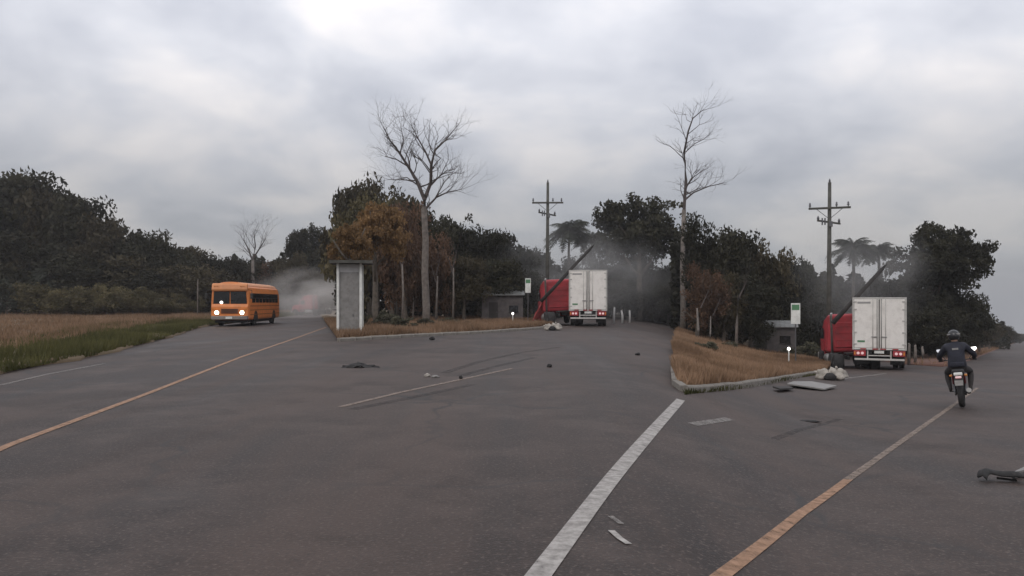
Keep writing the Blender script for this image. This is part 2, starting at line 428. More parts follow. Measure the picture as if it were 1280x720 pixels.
patch('verge', 'dry_soil', EDGE_B, [at(846, 150), at(960, 150), at(1064, 150)], 60, 18, 'raised tan grass verge behind the nearer kerb', bias=1.6)
EDGE_M = [at(699, 78), at(760, 88), at(815, 105), at(852, 120)]
patch('verge', 'earth', EDGE_M, [at(690, 190), at(770, 190), at(852, 190)], 30, 8, 'dark earth under the smoky wood behind the farther trailer', lift=0.05)
EDGE_C = [P(1064, 445), P(1135, 456.5), P(1188, 459), P(1214, 450), P(1245, 437.5), P(1268, 429)]
patch('verge', 'red_soil', EDGE_C, [at(1070, 260), at(1130, 330), at(1200, 400), at(1262, 480)], 70, 12, 'reddish soil verge right of the nearer trailer', lift=0.05, bias=1.5)

# kerbs, stone by stone
def kerb(edge, label):
    root = empty('kerb', edge[0], label=label, kind='structure')
    n = int(sum((b - a).length for a, b in zip(edge, edge[1:])) / 1.0)
    pts = resample(edge, n + 1)
    for i in range(n):
        a, b = pts[i], pts[i + 1]; d = (b - a); ln_ = d.length - 0.02; d.normalize(); side = Vector((-d.y, d.x, 0)).normalized()
        if side.y < 0: side = -side
        w_, h_ = 0.2, 0.15 + random.uniform(-0.012, 0.012)
        c = (a + b) / 2 + side * (w_ / 2 - 0.1) - root.location
        m = MB()
        pr = [(-w_ / 2, -0.1), (w_ / 2, -0.1), (w_ / 2, h_), (-w_ / 2 + 0.05, h_), (-w_ / 2 + 0.01, h_ - 0.04)]
        m.prism(pr, -ln_ / 2, ln_ / 2, 'x')
        o = m.build('kerb_stone', 'concrete', root, loc=c, bevel=0.01, seg=1)
        X = d; Y = side; Z = X.cross(Y)
        if Z.z < 0: X = -X; Z = X.cross(Y)
        o.rotation_euler = Matrix((X, Y, Z)).transposed().to_euler()
    return root
kerb(EDGE_A, 'long pale concrete kerb below the bare tree and kiosk')
kerb(EDGE_B[1:], 'long pale concrete kerb of the nearer tan verge')

# painted markings
def marking(name, m, pts, w0, label, n=60, dz=0.008):
    pts = resample(pts, n); vs_ = []
    for i, p in enumerate(pts):
        d = (pts[min(i + 1, n - 1)] - pts[max(i - 1, 0)]); d.z = 0; d.normalize(); s = Vector((-d.y, d.x, 0))
        for sg in (-1, 1):
            q = p + s * sg * w0 / 2; vs_.append((q.x, q.y, gz(q.x, q.y) + dz))
    fs = [(2 * i, 2 * i + 2, 2 * i + 3, 2 * i + 1) for i in range(n - 1)]
    o = link(name, np_mesh(name, vs_, np.array(fs)[:, ::-1]), m)
    return props(o, label, kind='structure')
marking('road_line', 'yellow_paint', [P(-60, 590), P(0, 561), P(180, 494), P(300, 447), P(372, 422), P(408, 409)], 0.115, 'faded orange centre line running towards the bus')
marking('road_line', 'pale_yellow_paint', [P(426, 509), P(500, 491), P(575, 475), P(640, 461)], 0.11, 'thin pale worn line crossing the middle of the apron')
marking('road_line', 'white_paint', [P(640, 765), P(675, 718), P(760, 605), P(851, 500)], 0.155, 'broad white edge line in the near foreground', 40)
marking('road_line', 'yellow_paint', [P(860, 755), P(905, 718), P(1000, 643), P(1060, 600)], 0.10, 'orange part of the centre line nearest the camera', 40)
marking('road_line', 'pale_yellow_paint', [P(1060, 600), P(1120, 557), P(1180, 515), P(1222, 485)], 0.10, 'paler far part of the centre line below the motorcycle', 40)
marking('road_line', 'scuff_paint', [P(0, 482), P(60, 468), P(130, 455)], 0.10, 'nearly worn off edge line along the grass', 30)
marking('road_line', 'scuff_paint', [P(692, 409.5), P(738, 406)], 0.25, 'short pale line in front of the farther trailer', 12)
marking('road_line', 'scuff_paint', [P(1042, 475), P(1108, 467)], 0.22, 'short pale line in front of the nearer trailer', 12)
marking('road_line', 'scuff_paint', [P(866, 531), P(912, 524)], 0.16, 'faint short dash on the asphalt near the tan verge', 8)
for k_, (pts_, lab_) in enumerate([([P(556, 466), P(600, 452), P(650, 441), P(700, 434)], 'upper dark tyre mark right of the thin pale line'), ([P(575, 470), P(620, 458), P(668, 447)], 'lower dark tyre mark along the thin pale line'),
        ([P(440, 512), P(520, 496), P(590, 481)], 'dark tyre mark just below the thin pale line'), ([P(968, 549), P(1000, 537), P(1050, 524)], 'dark tyre mark on the asphalt in front of the nearer sacks')]):
    marking('tyre_mark', 'tyre_black', pts_, (.22, .20, .20, .13)[k_], lab_, 30, .005)
marking('paint_scuff', 'white_paint', [P(764, 664), P(775, 674), P(786, 681)], 0.05, 'curved white scuff mark right of the broad white line', 8)
marking('paint_scuff', 'scuff_paint', [P(763, 646), P(777, 656)], 0.045, 'small faint scuff mark right of the broad white line', 8)
# ------------------------------------------------------------------ vegetation
def leaf_verts(rng, c, size, up=0.3, aspect=0.5):
    """folded diamond leaves at centres c"""
    n = len(c)
    d = rng.normal(size=(n, 3)); d[:, 2] = d[:, 2] * 0.7 - 0.15; d /= np.linalg.norm(d, axis=1)[:, None]
    u = rng.normal(size=(n, 3)); u[:, 2] += up
    s = np.cross(d, u); s /= np.linalg.norm(s, axis=1)[:, None] + 1e-9
    nn = np.cross(s, d)
    L_ = (size * rng.uniform(0.6, 1.4, n))[:, None]; Wd = L_ * aspect
    v = np.empty((n, 4, 3))
    v[:, 0] = c - d * L_ * 0.5; v[:, 2] = c + d * L_ * 0.5 - nn * L_ * 0.08
    v[:, 1] = c + s * Wd * 0.5 + nn * L_ * 0.1; v[:, 3] = c - s * Wd * 0.5 + nn * L_ * 0.1
    return v.reshape(-1, 3), np.arange(4 * n).reshape(n, 4)
def crown_mesh(name, seed, rx, rz, nclump, nleaf, size, hollow=0.45, clump=0.26, lobes=5):
    """uneven crown: leafy clumps gathered round several lobes, centre at origin"""
    rng = np.random.default_rng(seed)
    lc = rng.normal(size=(lobes, 3)); lc /= np.linalg.norm(lc, axis=1)[:, None]
    lc[:, 2] = np.abs(lc[:, 2]) * 0.8 - 0.25
    lc *= rng.uniform(0.35, 0.62, lobes)[:, None]; lr = rng.uniform(0.38, 0.6, lobes)
    which = rng.integers(0, lobes, nclump)
    dirs = rng.normal(size=(nclump, 3)); dirs /= np.linalg.norm(dirs, axis=1)[:, None]
    cc = lc[which] + dirs * (lr[which] * rng.uniform(hollow, 1.0, nclump))[:, None]
    cr = clump * rng.uniform(0.5, 1.25, nclump)
    per = np.maximum(6, (nleaf * (cr / clump) ** 2).astype(int))
    c = np.repeat(cc, per, axis=0)
    off = rng.normal(size=c.shape); off /= np.linalg.norm(off, axis=1)[:, None]
    off *= (rng.uniform(0, 1, len(c)) ** 0.5)[:, None]; off[:, 2] *= 0.65
    c = c + off * np.repeat(cr, per)[:, None]
    c *= np.array([rx, rx, rz])
    v, f = leaf_verts(rng, c, size)
    me = np_mesh(name, v, f)
    return me
MESH = {}
for i in range(4):
    MESH['dark%d' % i] = crown_mesh('crown', 11 + i, 4.0, 4.0, 150, 110, 0.31, lobes=6 + i % 2)
for i in range(3):
    MESH['mid%d' % i] = crown_mesh('crown', 31 + i, 4.0, 3.6, 130, 110, 0.31, lobes=5)
for i in range(2):
    MESH['olive%d' % i] = crown_mesh('crown', 51 + i, 4.0, 3.4, 110, 100, 0.31, lobes=5)
for i in range(2):
    MESH['brown%d' % i] = crown_mesh('crown', 61 + i, 4.0, 4.4, 120, 70, 0.29, lobes=6, clump=0.22)
MESH['grey0'] = crown_mesh('crown', 71, 4.0, 4.4, 70, 45, 0.34, lobes=6, clump=0.2)
MESH['gold0'] = crown_mesh('crown', 65, 4.0, 3.2, 190, 90, 0.30, lobes=10, clump=0.2, hollow=0.6)
MESH['scrub0'] = crown_mesh('crown', 81, 1.0, 0.8, 50, 40, 0.16, lobes=5)
MESH['scrub1'] = crown_mesh('crown', 82, 1.0, 0.7, 50, 40, 0.16, lobes=4)
MESH['big0'] = crown_mesh('crown', 97, 4.2, 3.6, 190, 80, 0.30, lobes=9, clump=0.17, hollow=0.5)
for k, me in MESH.items():
    me.materials.append(MATS[{'dark': 'dark_leaf', 'mid': 'mid_leaf', 'olive': 'olive_leaf', 'brown': 'brown_leaf', 'grey': 'grey_leaf', 'gold': 'gold_leaf', 'scrub': 'scrub_leaf', 'big': 'dark_leaf'}[k.rstrip('0123456789')]])
def trunk_mesh(seed, h, r, nb=5, spread=1.6):
    rnd = random.Random(seed); m = MB()
    pts = [Vector((0, 0, -0.15))]
    x = y = 0
    for i in range(1, 7):
        x += rnd.uniform(-.1, .1); y += rnd.uniform(-.1, .1); pts.append(Vector((x, y, h * i / 6)))
    m.tube(pts, [r * 1.35, r, r * .9, r * .8, r * .68, r * .55, r * .35], 8)
    for k in range(nb):
        a = rnd.uniform(0, 6.28); b = pts[rnd.randint(3, 5)]
        e = b + Vector((math.cos(a) * spread, math.sin(a) * spread, rnd.uniform(.8, 2.0) * spread * .8))
        m.tube([b, b.lerp(e, .5) + Vector((0, 0, -.15)), e], [r * .5, r * .36, r * .15], 6)
    me = bpy.data.meshes.new('trunk'); me.from_pydata(m.v, [], m.f); me.materials.append(MATS['bark'])
    me.polygons.foreach_set('use_smooth', [True] * len(me.polygons)); return me
TRUNKS = [trunk_mesh(i, 6.0, 0.26) for i in range(4)]
trnd = random.Random(5)
ORD = ['leftmost', 'second from left', 'third from left', 'fourth from left', 'fifth from left', 'sixth from left', 'seventh from left', 'eighth from left', 'ninth from left', 'tenth from left']
COUNT = {}
def nth(label):
    k = COUNT.get(label, 0); COUNT[label] = k + 1; return label + ', ' + ORD[k]
def tree(kind, px, top, d, wpx, label, group=None, low=0.32, name='broadleaf_tree', mi=None, cat='tree'):
    """tree whose crown tops out at picture row top, wpx wide, d metres ahead; low = crown bottom as share of height"""
    base = at(px, d)
    H = CAM_H + (HZ - top) / FPX * d - base.z
    wid = wpx * d / FPX * (1.0 if kind in ('big', 'scrub', 'gold') else 1.32)
    if kind not in ('big', 'scrub', 'gold') and d < 100 and H > 5: wid = max(wid, .58 * H)
    if group:
        label = nth(label)
    root = empty(name, base, trnd.uniform(0, 6.28), label, cat, group)
    n = sum(1 for k in MESH if k.rstrip('0123456789') == kind)
    me = MESH['%s%d' % (kind, trnd.randrange(n) if mi is None else mi)]
    zs = np.array([v.co.z for v in me.vertices]) if 'zr' not in me else None
    if zs is not None:
        co = np.empty(len(me.vertices) * 3, dtype=np.float32); me.vertices.foreach_get('co', co); co = co.reshape(-1, 3)
        me['zr'] = [float(co[:, 2].min()), float(co[:, 2].max()), float(np.percentile(np.hypot(co[:, 0], co[:, 1]), 97))]
    z0, z1, rr = me['zr']
    sz = (1 - low) * H / (z1 - z0); sx = wid / 2 / rr
    cr = link('crown', me, parent=root, loc=(0, 0, low * H - z0 * sz)); cr.scale = (sx, sx, sz)
    if kind != 'scrub':
        t = link('trunk', TRUNKS[trnd.randrange(4)], parent=root)
        k = max(0.35, (low * H + (1 - low) * H * .45) / 6.0); t.scale = (max(.5, min(1.4, H / 10)),) * 2 + (k,)
    return root
G1 = 'dark trees of the wood behind the dry field'
L1 = 'dark evergreen tree in the wood behind the dry field'
for px, top, d, wp in sorted([(-75, 205, 101, 150), (-20, 212, 100, 130), (22, 213, 103, 110), (62, 219, 102, 85), (98, 238, 100, 70),
                       (134, 265, 99, 75), (170, 284, 100, 75), (203, 300, 103, 65), (240, 303, 106, 58), (274, 318, 110, 55)]):
    tree('mid' if px in (62, 134, 240) else 'dark', px, top, d, wp, L1, G1, low=0.12)
for px, top, d, wp in sorted([(-10, 290, 95, 110), (45, 285, 96, 100), (95, 300, 96, 95), (140, 312, 96, 90), (185, 325, 97, 80), (228, 328, 98, 75), (268, 335, 101, 70)]):
    tree('dark' if px % 2 else 'mid', px, top, d, wp, 'lower dark tree at the field edge', 'lower trees at the field edge', low=0.05)
for px, top, d, wp in sorted([(8, 345, 90, 60), (48, 352, 89, 52), (80, 356, 88, 46), (108, 358, 88, 44), (135, 352, 89, 46), (166, 357, 90, 44), (200, 362, 91, 40), (232, 366, 93, 40)]):
    tree('olive' if px > 40 else 'grey', px, top, d, wp, 'yellowish bush along the back of the dry field', 'bushes along the back of the field', low=0.0, name='bush', cat='bush')
for px, top, d, wp in sorted([(303, 322, 118, 50), (332, 325, 120, 52), (357, 312, 118, 50)]):
    tree('brown' if px == 332 else 'mid', px, top, d, wp, 'hazy tree beyond the roof of the orange bus', 'hazy trees beyond the bus', low=0.08)
tree('big', 392, 278, 125, 72, 'tall round dark tree at the far end of the bus road', low=0.3)
tree('dark', 424, 285, 122, 60, 'dark tree beside the tall round one at the bus road end', low=0.1)
for px, top in ((318, 345), (345, 345), (372, 338), (402, 335)):
    tree('mid', px, top, 119, 50, 'low dark bush closing the far end of the bus road', 'low bushes at the bus road end', low=0.0, name='bush', cat='bush')
# middle wood
G2 = 'trees of the wood behind the bare tree'
for px, top, d, wp in sorted([(470, 209, 74, 56), (500, 232, 72, 64), (533, 252, 72, 60), (566, 264, 70, 62), (600, 283, 70, 62), (636, 289, 72, 56), (664, 306, 76, 50)]):
    tree('dark' if px > 520 else 'mid', px, top, d, wp, 'dark leafy tree in the wood behind the tall bare tree', G2, low=0.12)
for px, top, d, wp, k in sorted([(462, 236, 66, 44, 'olive'), (490, 248, 64, 50, 'brown'), (507, 282, 61, 46, 'brown'), (545, 290, 63, 52, 'brown'), (580, 315, 62, 58, 'mid'), (618, 322, 64, 54, 'dark'), (652, 335, 68, 46, 'dark')]):
    tree(k, px, top, d, wp, 'reddish brown leafy tree beside the tall bare trunk' if k == 'brown' else 'olive tree behind the golden brown trees' if k == 'olive' else 'low dark tree right of the tall bare trunk', 'lower trees round the bare trunk', low=0.06)
tree('gold', 437, 277, 43, 50, 'round golden brown tree right above the white kiosk roof', low=.56)
tree('gold', 470, 252, 49, 74, 'taller golden brown tree between the kiosk and the tall bare tree', low=.5)
# smoky wood behind the farther trailer
tree('big', 799, 240, 84, 118, 'tall round crowned dark tree above the farther white trailer', low=0.42)
for px, top, d, wp in sorted([(752, 305, 90, 60), (780, 315, 88, 66), (815, 312, 90, 66), (845, 335, 96, 60), (720, 318, 92, 60), (765, 345, 84, 60), (800, 350, 86, 60), (835, 360, 92, 60), (735, 350, 84, 50)]):
    tree('dark', px, top, d, wp, 'dark smoky tree massed behind the farther white trailer', 'trees massed behind the farther trailer', low=0.03)
# right wood
for px, top, d, wp in sorted([(884, 264, 62, 52), (905, 280, 62, 46), (925, 300, 64, 54), (955, 296, 64, 44), (982, 318, 66, 42), (1006, 325, 68, 42), (1026, 342, 70, 40)]):
    tree('mid' if px in (955, 925) else 'dark', px, top, d, wp, 'dark leafy tree in the wood behind the tan verge', 'trees behind the tan verge', low=0.1)
for px, top, d, wp, k in sorted([(872, 325, 52, 60, 'brown'), (905, 335, 53, 56, 'mid'), (938, 338, 55, 60, 'dark'), (972, 355, 60, 55, 'dark'), (1010, 365, 64, 50, 'dark')]):
    tree(k, px, top, d, wp, 'brownish bushy tree at the left end of the tan verge' if k == 'brown' else 'low dark tree at the back of the tan verge', None if k == 'brown' else 'low trees at the back of the tan verge', low=0.03)
tree('big', 1165, 274, 68, 122, 'tall round crowned dark tree above the nearer white trailer', low=0.42)
for px, top, d, wp in sorted([(1122, 335, 72, 62), (1150, 342, 66, 64), (1182, 346, 68, 60), (1208, 365, 76, 50), (1085, 345, 76, 60), (1140, 385, 62, 56), (1172, 388, 64, 56), (1198, 395, 70, 46)]):
    tree('dark', px, top, d, wp, 'dark tree massed behind the nearer white trailer', 'trees massed behind the nearer trailer', low=0.02)
for px, top, d, wp in sorted([(1224, 386, 92, 36), (1237, 397, 120, 30), (1250, 404, 160, 26), (1259, 409, 210, 22), (1266, 414, 290, 18), (1272, 418, 380, 16)]):
    tree('mid', px, top, d, wp, 'roadside tree in the row receding to the far right', 'row of trees receding along the right road', low=0.02)
for px, top, d, wp in sorted([(1330, 405, 200, 40), (1300, 416, 420, 40), (1290, 419, 520, 40), (1360, 400, 150, 60)]):
    tree('mid', px, top, d, wp, 'distant tree on the far side of the right road', 'far trees across the right road', low=0.02)
# scrub on the verges
for px, py, wp, hpx in sorted([(455, 413, 34, 22), (480, 412, 38, 26), (505, 414, 34, 20), (445, 415, 20, 16), (530, 411, 30, 14), (560, 408, 30, 12), (585, 409, 22, 8)]):
    p = P(px, py); tree('scrub', px, py - hpx, p.y, wp, 'low grey green scrub bush behind the long kerb', 'scrub along the kerb below the bare tree', low=0.0, name='bush', cat='bush')
for px, py, wp, hpx in sorted([(1015, 452, 36, 26), (1040, 450, 22, 22), (985, 448, 30, 14), (880, 442, 30, 16), (915, 440, 30, 14)]):
    p = P(px, py); tree('scrub', px, py - hpx, p.y, wp, 'low scrub bush growing on the tan verge', 'scrub on the tan verge', low=0.0, name='bush', cat='bush')
for px, py, wp, hpx in sorted([(655, 402, 26, 18), (672, 404, 18, 14), (620, 402, 26, 10)]):
    p = P(px, py); tree('scrub', px, py - hpx, p.y, wp, 'low scrub bush left of the farther red cab', 'scrub left of the farther red cab', low=0.0, name='bush', cat='bush')

# far-off wood that closes the gaps as one mass
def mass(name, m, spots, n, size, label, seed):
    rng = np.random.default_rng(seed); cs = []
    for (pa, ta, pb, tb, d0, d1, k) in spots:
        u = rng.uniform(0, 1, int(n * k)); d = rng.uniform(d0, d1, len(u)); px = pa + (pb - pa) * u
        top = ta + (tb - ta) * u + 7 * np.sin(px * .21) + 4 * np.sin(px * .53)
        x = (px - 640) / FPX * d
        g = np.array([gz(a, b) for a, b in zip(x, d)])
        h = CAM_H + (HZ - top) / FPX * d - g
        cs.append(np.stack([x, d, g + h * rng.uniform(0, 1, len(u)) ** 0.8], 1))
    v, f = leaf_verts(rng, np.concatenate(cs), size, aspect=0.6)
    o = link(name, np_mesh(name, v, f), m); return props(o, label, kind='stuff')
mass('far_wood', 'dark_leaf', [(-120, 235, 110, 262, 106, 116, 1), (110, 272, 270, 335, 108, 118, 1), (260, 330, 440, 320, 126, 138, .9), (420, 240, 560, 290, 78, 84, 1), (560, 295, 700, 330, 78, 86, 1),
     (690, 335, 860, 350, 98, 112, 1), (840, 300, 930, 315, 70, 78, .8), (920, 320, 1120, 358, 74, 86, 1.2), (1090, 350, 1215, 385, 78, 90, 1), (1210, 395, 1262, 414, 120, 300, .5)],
     7500, 0.75, 'unbroken dark undergrowth filling the depth of the woods', 3)

# grass
def grass(name, m, F, B, t0, t1, n, hgt, label, lift=0.1, seed=1, power=1.6, wid=0.02, rag=0.0):
    rng = np.random.default_rng(seed)
    F = np.array([tuple(p) for p in resample(F, 200)]); B = np.array([tuple(p) for p in resample(B, 200)])
    ii = rng.uniform(0, 198.99, n); i0 = ii.astype(int); fr = (ii - i0)[:, None]
    f = F[i0] * (1 - fr) + F[i0 + 1] * fr; b = B[i0] * (1 - fr) + B[i0 + 1] * fr
    t = (t0 + (t1 - t0) * rng.uniform(0, 1, n) ** power)[:, None]
    p = f * (1 - t) + b * t
    p[:, 2] = [gz(a, c) for a, c in zip(p[:, 0], p[:, 1])]; p[:, 2] += lift - 0.02
    patchy = 0.55 + 0.9 * (np.sin(p[:, 0] * .9 + 1.3 * np.sin(p[:, 1] * .35)) * np.sin(p[:, 1] * .55 + np.cos(p[:, 0] * .4)) * .5 + .5)
    h = hgt * rng.uniform(0.45, 1.3, n) * patchy
    a = rng.uniform(0, 6.28, n); lean = h * rng.uniform(0.05, 0.6, n); la = rng.uniform(0, 6.28, n)
    wv = np.stack([np.cos(a), np.sin(a), 0 * a], 1) * (wid * rng.uniform(.6, 1.5, n))[:, None]
    tip = p + np.stack([np.cos(la) * lean, np.sin(la) * lean, h], 1)
    v = np.stack([p - wv, p + wv, tip], 1).reshape(-1, 3)
    o = link(name, np_mesh(name, v, np.arange(3 * n).reshape(n, 3)), m)
    return props(o, label, kind='stuff')
BACK_L = [(-60, -5, 0), (-110, 40, 0), (-130, 90, 0), (-110, 160, 0), (-60, 220, 0)]
grass('green_grass', 'green_grass', EDGE_L, BACK_L, 0.0, 0.055, 90000, 0.30, 'rough green grass strip along the road edge of the field', 0.05, 1, 1.3, 0.02)
grass('dry_grass', 'dry_grass', EDGE_L, BACK_L, 0.035, 0.55, 130000, 0.36, 'tan dry grass covering the field', 0.05, 2, 1.5, 0.035)
grass('dry_grass', 'dry_grass', EDGE_A, [at(396, 150), at(540, 150), at(698, 150)], 0.005, 0.3, 60000, 0.30, 'dry grass on the verge below the bare tree', 0.1, 3, 1.3, 0.025)
grass('dry_grass', 'dry_grass', EDGE_B, [at(846, 150), at(960, 150), at(1064, 150)], 0.003, 0.32, 110000, 0.26, 'tan dry grass on the nearer verge', 0.1, 4, 1.2, 0.025)
grass('green_grass', 'green_grass', [p - Vector((0.15, 0.5, 0)) for p in EDGE_B[3:]], EDGE_B[3:], 0.0, 1.0, 5000, 0.10, 'short weeds in the gutter of the nearer kerb', 0.02, 6, 1.0, 0.015)
grass('dry_grass', 'dry_grass', EDGE_C, [at(1070, 260), at(1130, 330), at(1200, 400), at(1262, 480)], 0.003, 0.1, 14000, 0.3, 'sparse dry grass under the right hand trees', 0.05, 5, 1.3, 0.03)

# bare trees, limb by limb
def bare_tree(limbs, base, label, seed, twigs, tw_len, trunk_mat='pale_bark', depth=4, name='bare_tree', group=None):
    """limbs: list of (points, r0, r1) in world space; first one is the trunk"""
    rnd = random.Random(seed)
    if group: label = nth(label)
    root = empty(name, base, 0, label, 'tree', group)
    tr = MB(); br = MB()
    def loc(p): return Vector(p) - root.location
    pts, r0, r1 = limbs[0]
    n = len(pts); tr.tube([loc(p) for p in pts], [r0 + (r1 - r0) * i / (n - 1) for i in range(n)], 10)
    def grow(p, d, ln_, r, k):
        q = p + d * ln_ * .5 + Vector((rnd.uniform(-.08, .08), rnd.uniform(-.08, .08), rnd.uniform(-.05, .08))) * ln_
        e = p + d * ln_ + Vector((rnd.uniform(-.1, .1), rnd.uniform(-.1, .1), .06)) * ln_
        br.tube([p, q, e], [r, r * .8, r * .55], 5 if k > 1 else 4, cap=False)
        if k == 0: return
        for _ in range(rnd.choice((2, 2, 3))):
            nd = (d + Vector((rnd.gauss(0, .55), rnd.gauss(0, .55), rnd.gauss(.12, .4)))).normalized()
            grow(rnd.choice((e, e, q)), nd, ln_ * rnd.uniform(.6, .85), r * .55, k - 1)
    for pts, r0, r1 in limbs[1:]:
        n = len(pts); lp = [loc(p) for p in pts]
        rr = [r0 + (r1 - r0) * i / (n - 1) for i in range(n)]
        br.tube(lp, rr, 7, cap=False)
        for i in range(1, n):
            d0 = (lp[i] - lp[i - 1]).normalized()
            for _ in range(twigs if i < n - 1 else twigs + 2):
                nd = (d0 + Vector((rnd.gauss(0, .7), rnd.gauss(0, .7), rnd.gauss(.2, .4)))).normalized()
                grow(lp[i - 1].lerp(lp[i], rnd.uniform(.3, 1)), nd, tw_len * rnd.uniform(.6, 1.2), max(.012, rr[i] * .5), depth - 1)
    tr.build('trunk', trunk_mat, root, smooth=True); br.build('branches', 'twig_bark', root, smooth=True)
    return root
D = 58
def LW(seq, d, jit=0.0, seed=0):
    rnd = random.Random(seed); return [W(a, b, d) + Vector((0, rnd.uniform(-jit, jit) * i, 0)) for i, (a, b) in enumerate(seq)]
b1 = at(533, D)
bare_tree([([b1 - Vector((0, 0, .2)), W(533, 385, D), W(531, 340, D), W(532, 300, D), W(530, 262, D), W(532, 244, D)], .30, .19),
           (LW([(531, 250), (521, 226), (510, 208), (500, 192), (488, 176), (480, 160)], D, .3, 1), .15, .03),
           (LW([(532, 246), (538, 228), (540, 208), (545, 190), (556, 172), (566, 160)], D, .3, 2), .15, .03),
           (LW([(540, 208), (532, 190), (522, 172), (514, 156)], D, .4, 3), .08, .025),
           (LW([(510, 208), (496, 200), (482, 196)], D, .4, 4), .06, .02),
           (LW([(500, 192), (504, 174), (500, 156)], D, .3, 5), .06, .02),
           (LW([(531, 262), (545, 246), (560, 240), (578, 238)], D, .4, 6), .09, .02),
           (LW([(545, 246), (556, 228), (566, 216)], D, .4, 7), .05, .02),
           (LW([(521, 226), (505, 224), (488, 226)], D, .4, 8), .05, .02)],
          b1, 'tall bare tree with forked trunk rising over the verge', 4, 3, 1.15, depth=4)
D2 = 70
b2 = at(853, D2)
bare_tree([([b2 - Vector((0, 0, .2)), W(854, 390, D2), W(853, 330, D2), W(855, 262, D2)], .28, .18),
           (LW([(855, 266), (858, 225), (856, 190), (859, 165), (866, 148), (878, 138)], D2, .3, 1), .15, .03),
           (LW([(856, 250), (868, 240), (884, 234), (904, 230)], D2, .3, 2), .09, .02),
           (LW([(857, 235), (866, 222), (880, 212)], D2, .3, 3), .07, .02),
           (LW([(857, 190), (868, 180), (880, 174)], D2, .3, 4), .05, .02)],
          b2, 'bare tree behind the left end of the tan verge, branches reaching right', 9, 3, 1.15)
D3 = 115
b3 = at(316, D3)
bare_tree([([b3, W(316, 350, D3), W(316, 325, D3)], .3, .2),
           (LW([(316, 327), (309, 310), (302, 298)], D3, .5, 1), .14, .04), (LW([(316, 325), (318, 308), (320, 292)], D3, .5, 2), .14, .04),
           (LW([(317, 322), (326, 308), (333, 298)], D3, .5, 3), .12, .04)],
          b3, 'small hazy bare tree above the orange bus', 12, 3, 1.7, 'pale_bark')
# slim bare trunks under the middle wood
for px, top, d, r in sorted([(503, 330, 57, .10), (545, 345, 60, .10), (516, 350, 61, .07), (566, 335, 60, .09)]):
    b = at(px, d)
    bare_tree([([b, W(px + 1, (top + 400) / 2, d), W(px + trnd.uniform(-4, 4), top, d)], r, r * .6), (LW([(px, top), (px + 5, top - 22)], d), r * .6, .02), (LW([(px, top + 8), (px - 6, top - 14)], d), r * .5, .02)],
              b, 'slim pale trunk standing in shade near the tall bare tree', px, 1, .8, 'pale_bark', 2, group='slim pale trunks near the bare tree')
for px, top, d, r in sorted([(872, 385, 48, .08), (920, 372, 49, .10), (887, 395, 49, .06)]):
    b = at(px, d)
    bare_tree([([b, W(px + 1, (top + 440) / 2, d), W(px + trnd.uniform(-1, 8), top, d)], r, r * .6), (LW([(px + 4, top), (px + 14, top - 22)], d), r * .6, .02)],
              b, 'slim pale trunk leaning in shade at the back of the tan verge', px, 1, .8, 'pale_bark', 2, group='slim pale trunks behind the tan verge')

# feathery palms half lost in the smoke
def palm(px, top, d, wid_px, label, seed, group):
    base = at(px, d); H = CAM_H + (HZ - top) / FPX * d - base.z; rnd = random.Random(seed); rng = np.random.default_rng(seed)
    root = empty('palm_tree', base, rnd.uniform(0, 6), label, 'palm tree', group)
    R_ = wid_px * d / FPX / 2; hc = H - R_ * .35
    MB().tube([(0, 0, -.1), (.1, .05, hc * .4), (0, .1, hc * .75), (0, 0, hc)], [.22, .16, .14, .13], 9).build('trunk', 'bark', root, smooth=True)
    for k in range(48):
        a = k * 2.4 + rnd.uniform(-.2, .2); el = rnd.uniform(-.25, 1.25); vs_ = []; fs = []; m = 18
        dr = Vector((math.cos(a), math.sin(a), 0)); sd = Vector((-math.sin(a), math.cos(a), 0)); tw = rnd.uniform(.3, .8)
        for i in range(m + 1):
            t = i / m; rr = R_ * 1.05 * t * math.cos(el * (1 - .3 * t)); zz = R_ * (math.sin(el) * t - .62 * t * t)
            vs_.append(dr * rr + Vector((0, 0, hc + zz)))
        for i in range(m):
            t = i / m; ll = R_ * .34 * math.sin(math.pi * min(1, .15 + t * .85)) + .06
            for sg in (-1, 1):
                tip = vs_[i] + sd * sg * ll * (1 - tw * .3) + dr * ll * .55 - Vector((0, 0, ll * tw * rnd.uniform(.6, 1.3)))
                fs.append((i, i + 1, len(vs_))); vs_.append(tip)
        link('frond', np_mesh('frond', vs_, fs), 'grey_leaf', root)
    return root
palm(712, 276, 92, 66, 'feathery palm left of the round tree above the farther trailer', 3, None)
palm(740, 290, 96, 54, 'smaller palm in the smoke above the farther trailer roof', 4, None)
palm(1066, 298, 74, 64, 'feathery palm beside the nearer utility pole', 5, None)
palm(1098, 303, 78, 50, 'smaller palm above the nearer trailer roof', 6, None)
palm(60, 335, 92, 44, 'greyish palm at the front of the wood, left edge of the field', 8, None)
# ------------------------------------------------------------------ vehicles
def wheel(parent, x, y, r, wdt, rim_mat='lock_steel', hub=True, name='wheel'):
    root = MB().lathe([(-wdt / 2, r * .62), (-wdt / 2, r * .9), (-wdt * .42, r * .985), (wdt * .42, r * .985), (wdt / 2, r * .9), (wdt / 2, r * .62)], (0, 0, 0), 'x', 28).build(name, 'rubber', parent, smooth=True, loc=(x, y, r))
    MB().lathe([(-wdt * .46, r * .6), (-wdt * .3, r * .5), (-wdt * .3, r * .2), (-wdt * .52, r * .16), (wdt * .52, r * .16), (wdt * .3, r * .2), (wdt * .3, r * .5), (wdt * .46, r * .6)], (0, 0, 0), 'x', 20).build('rim', rim_mat, root, smooth=True)
    return root

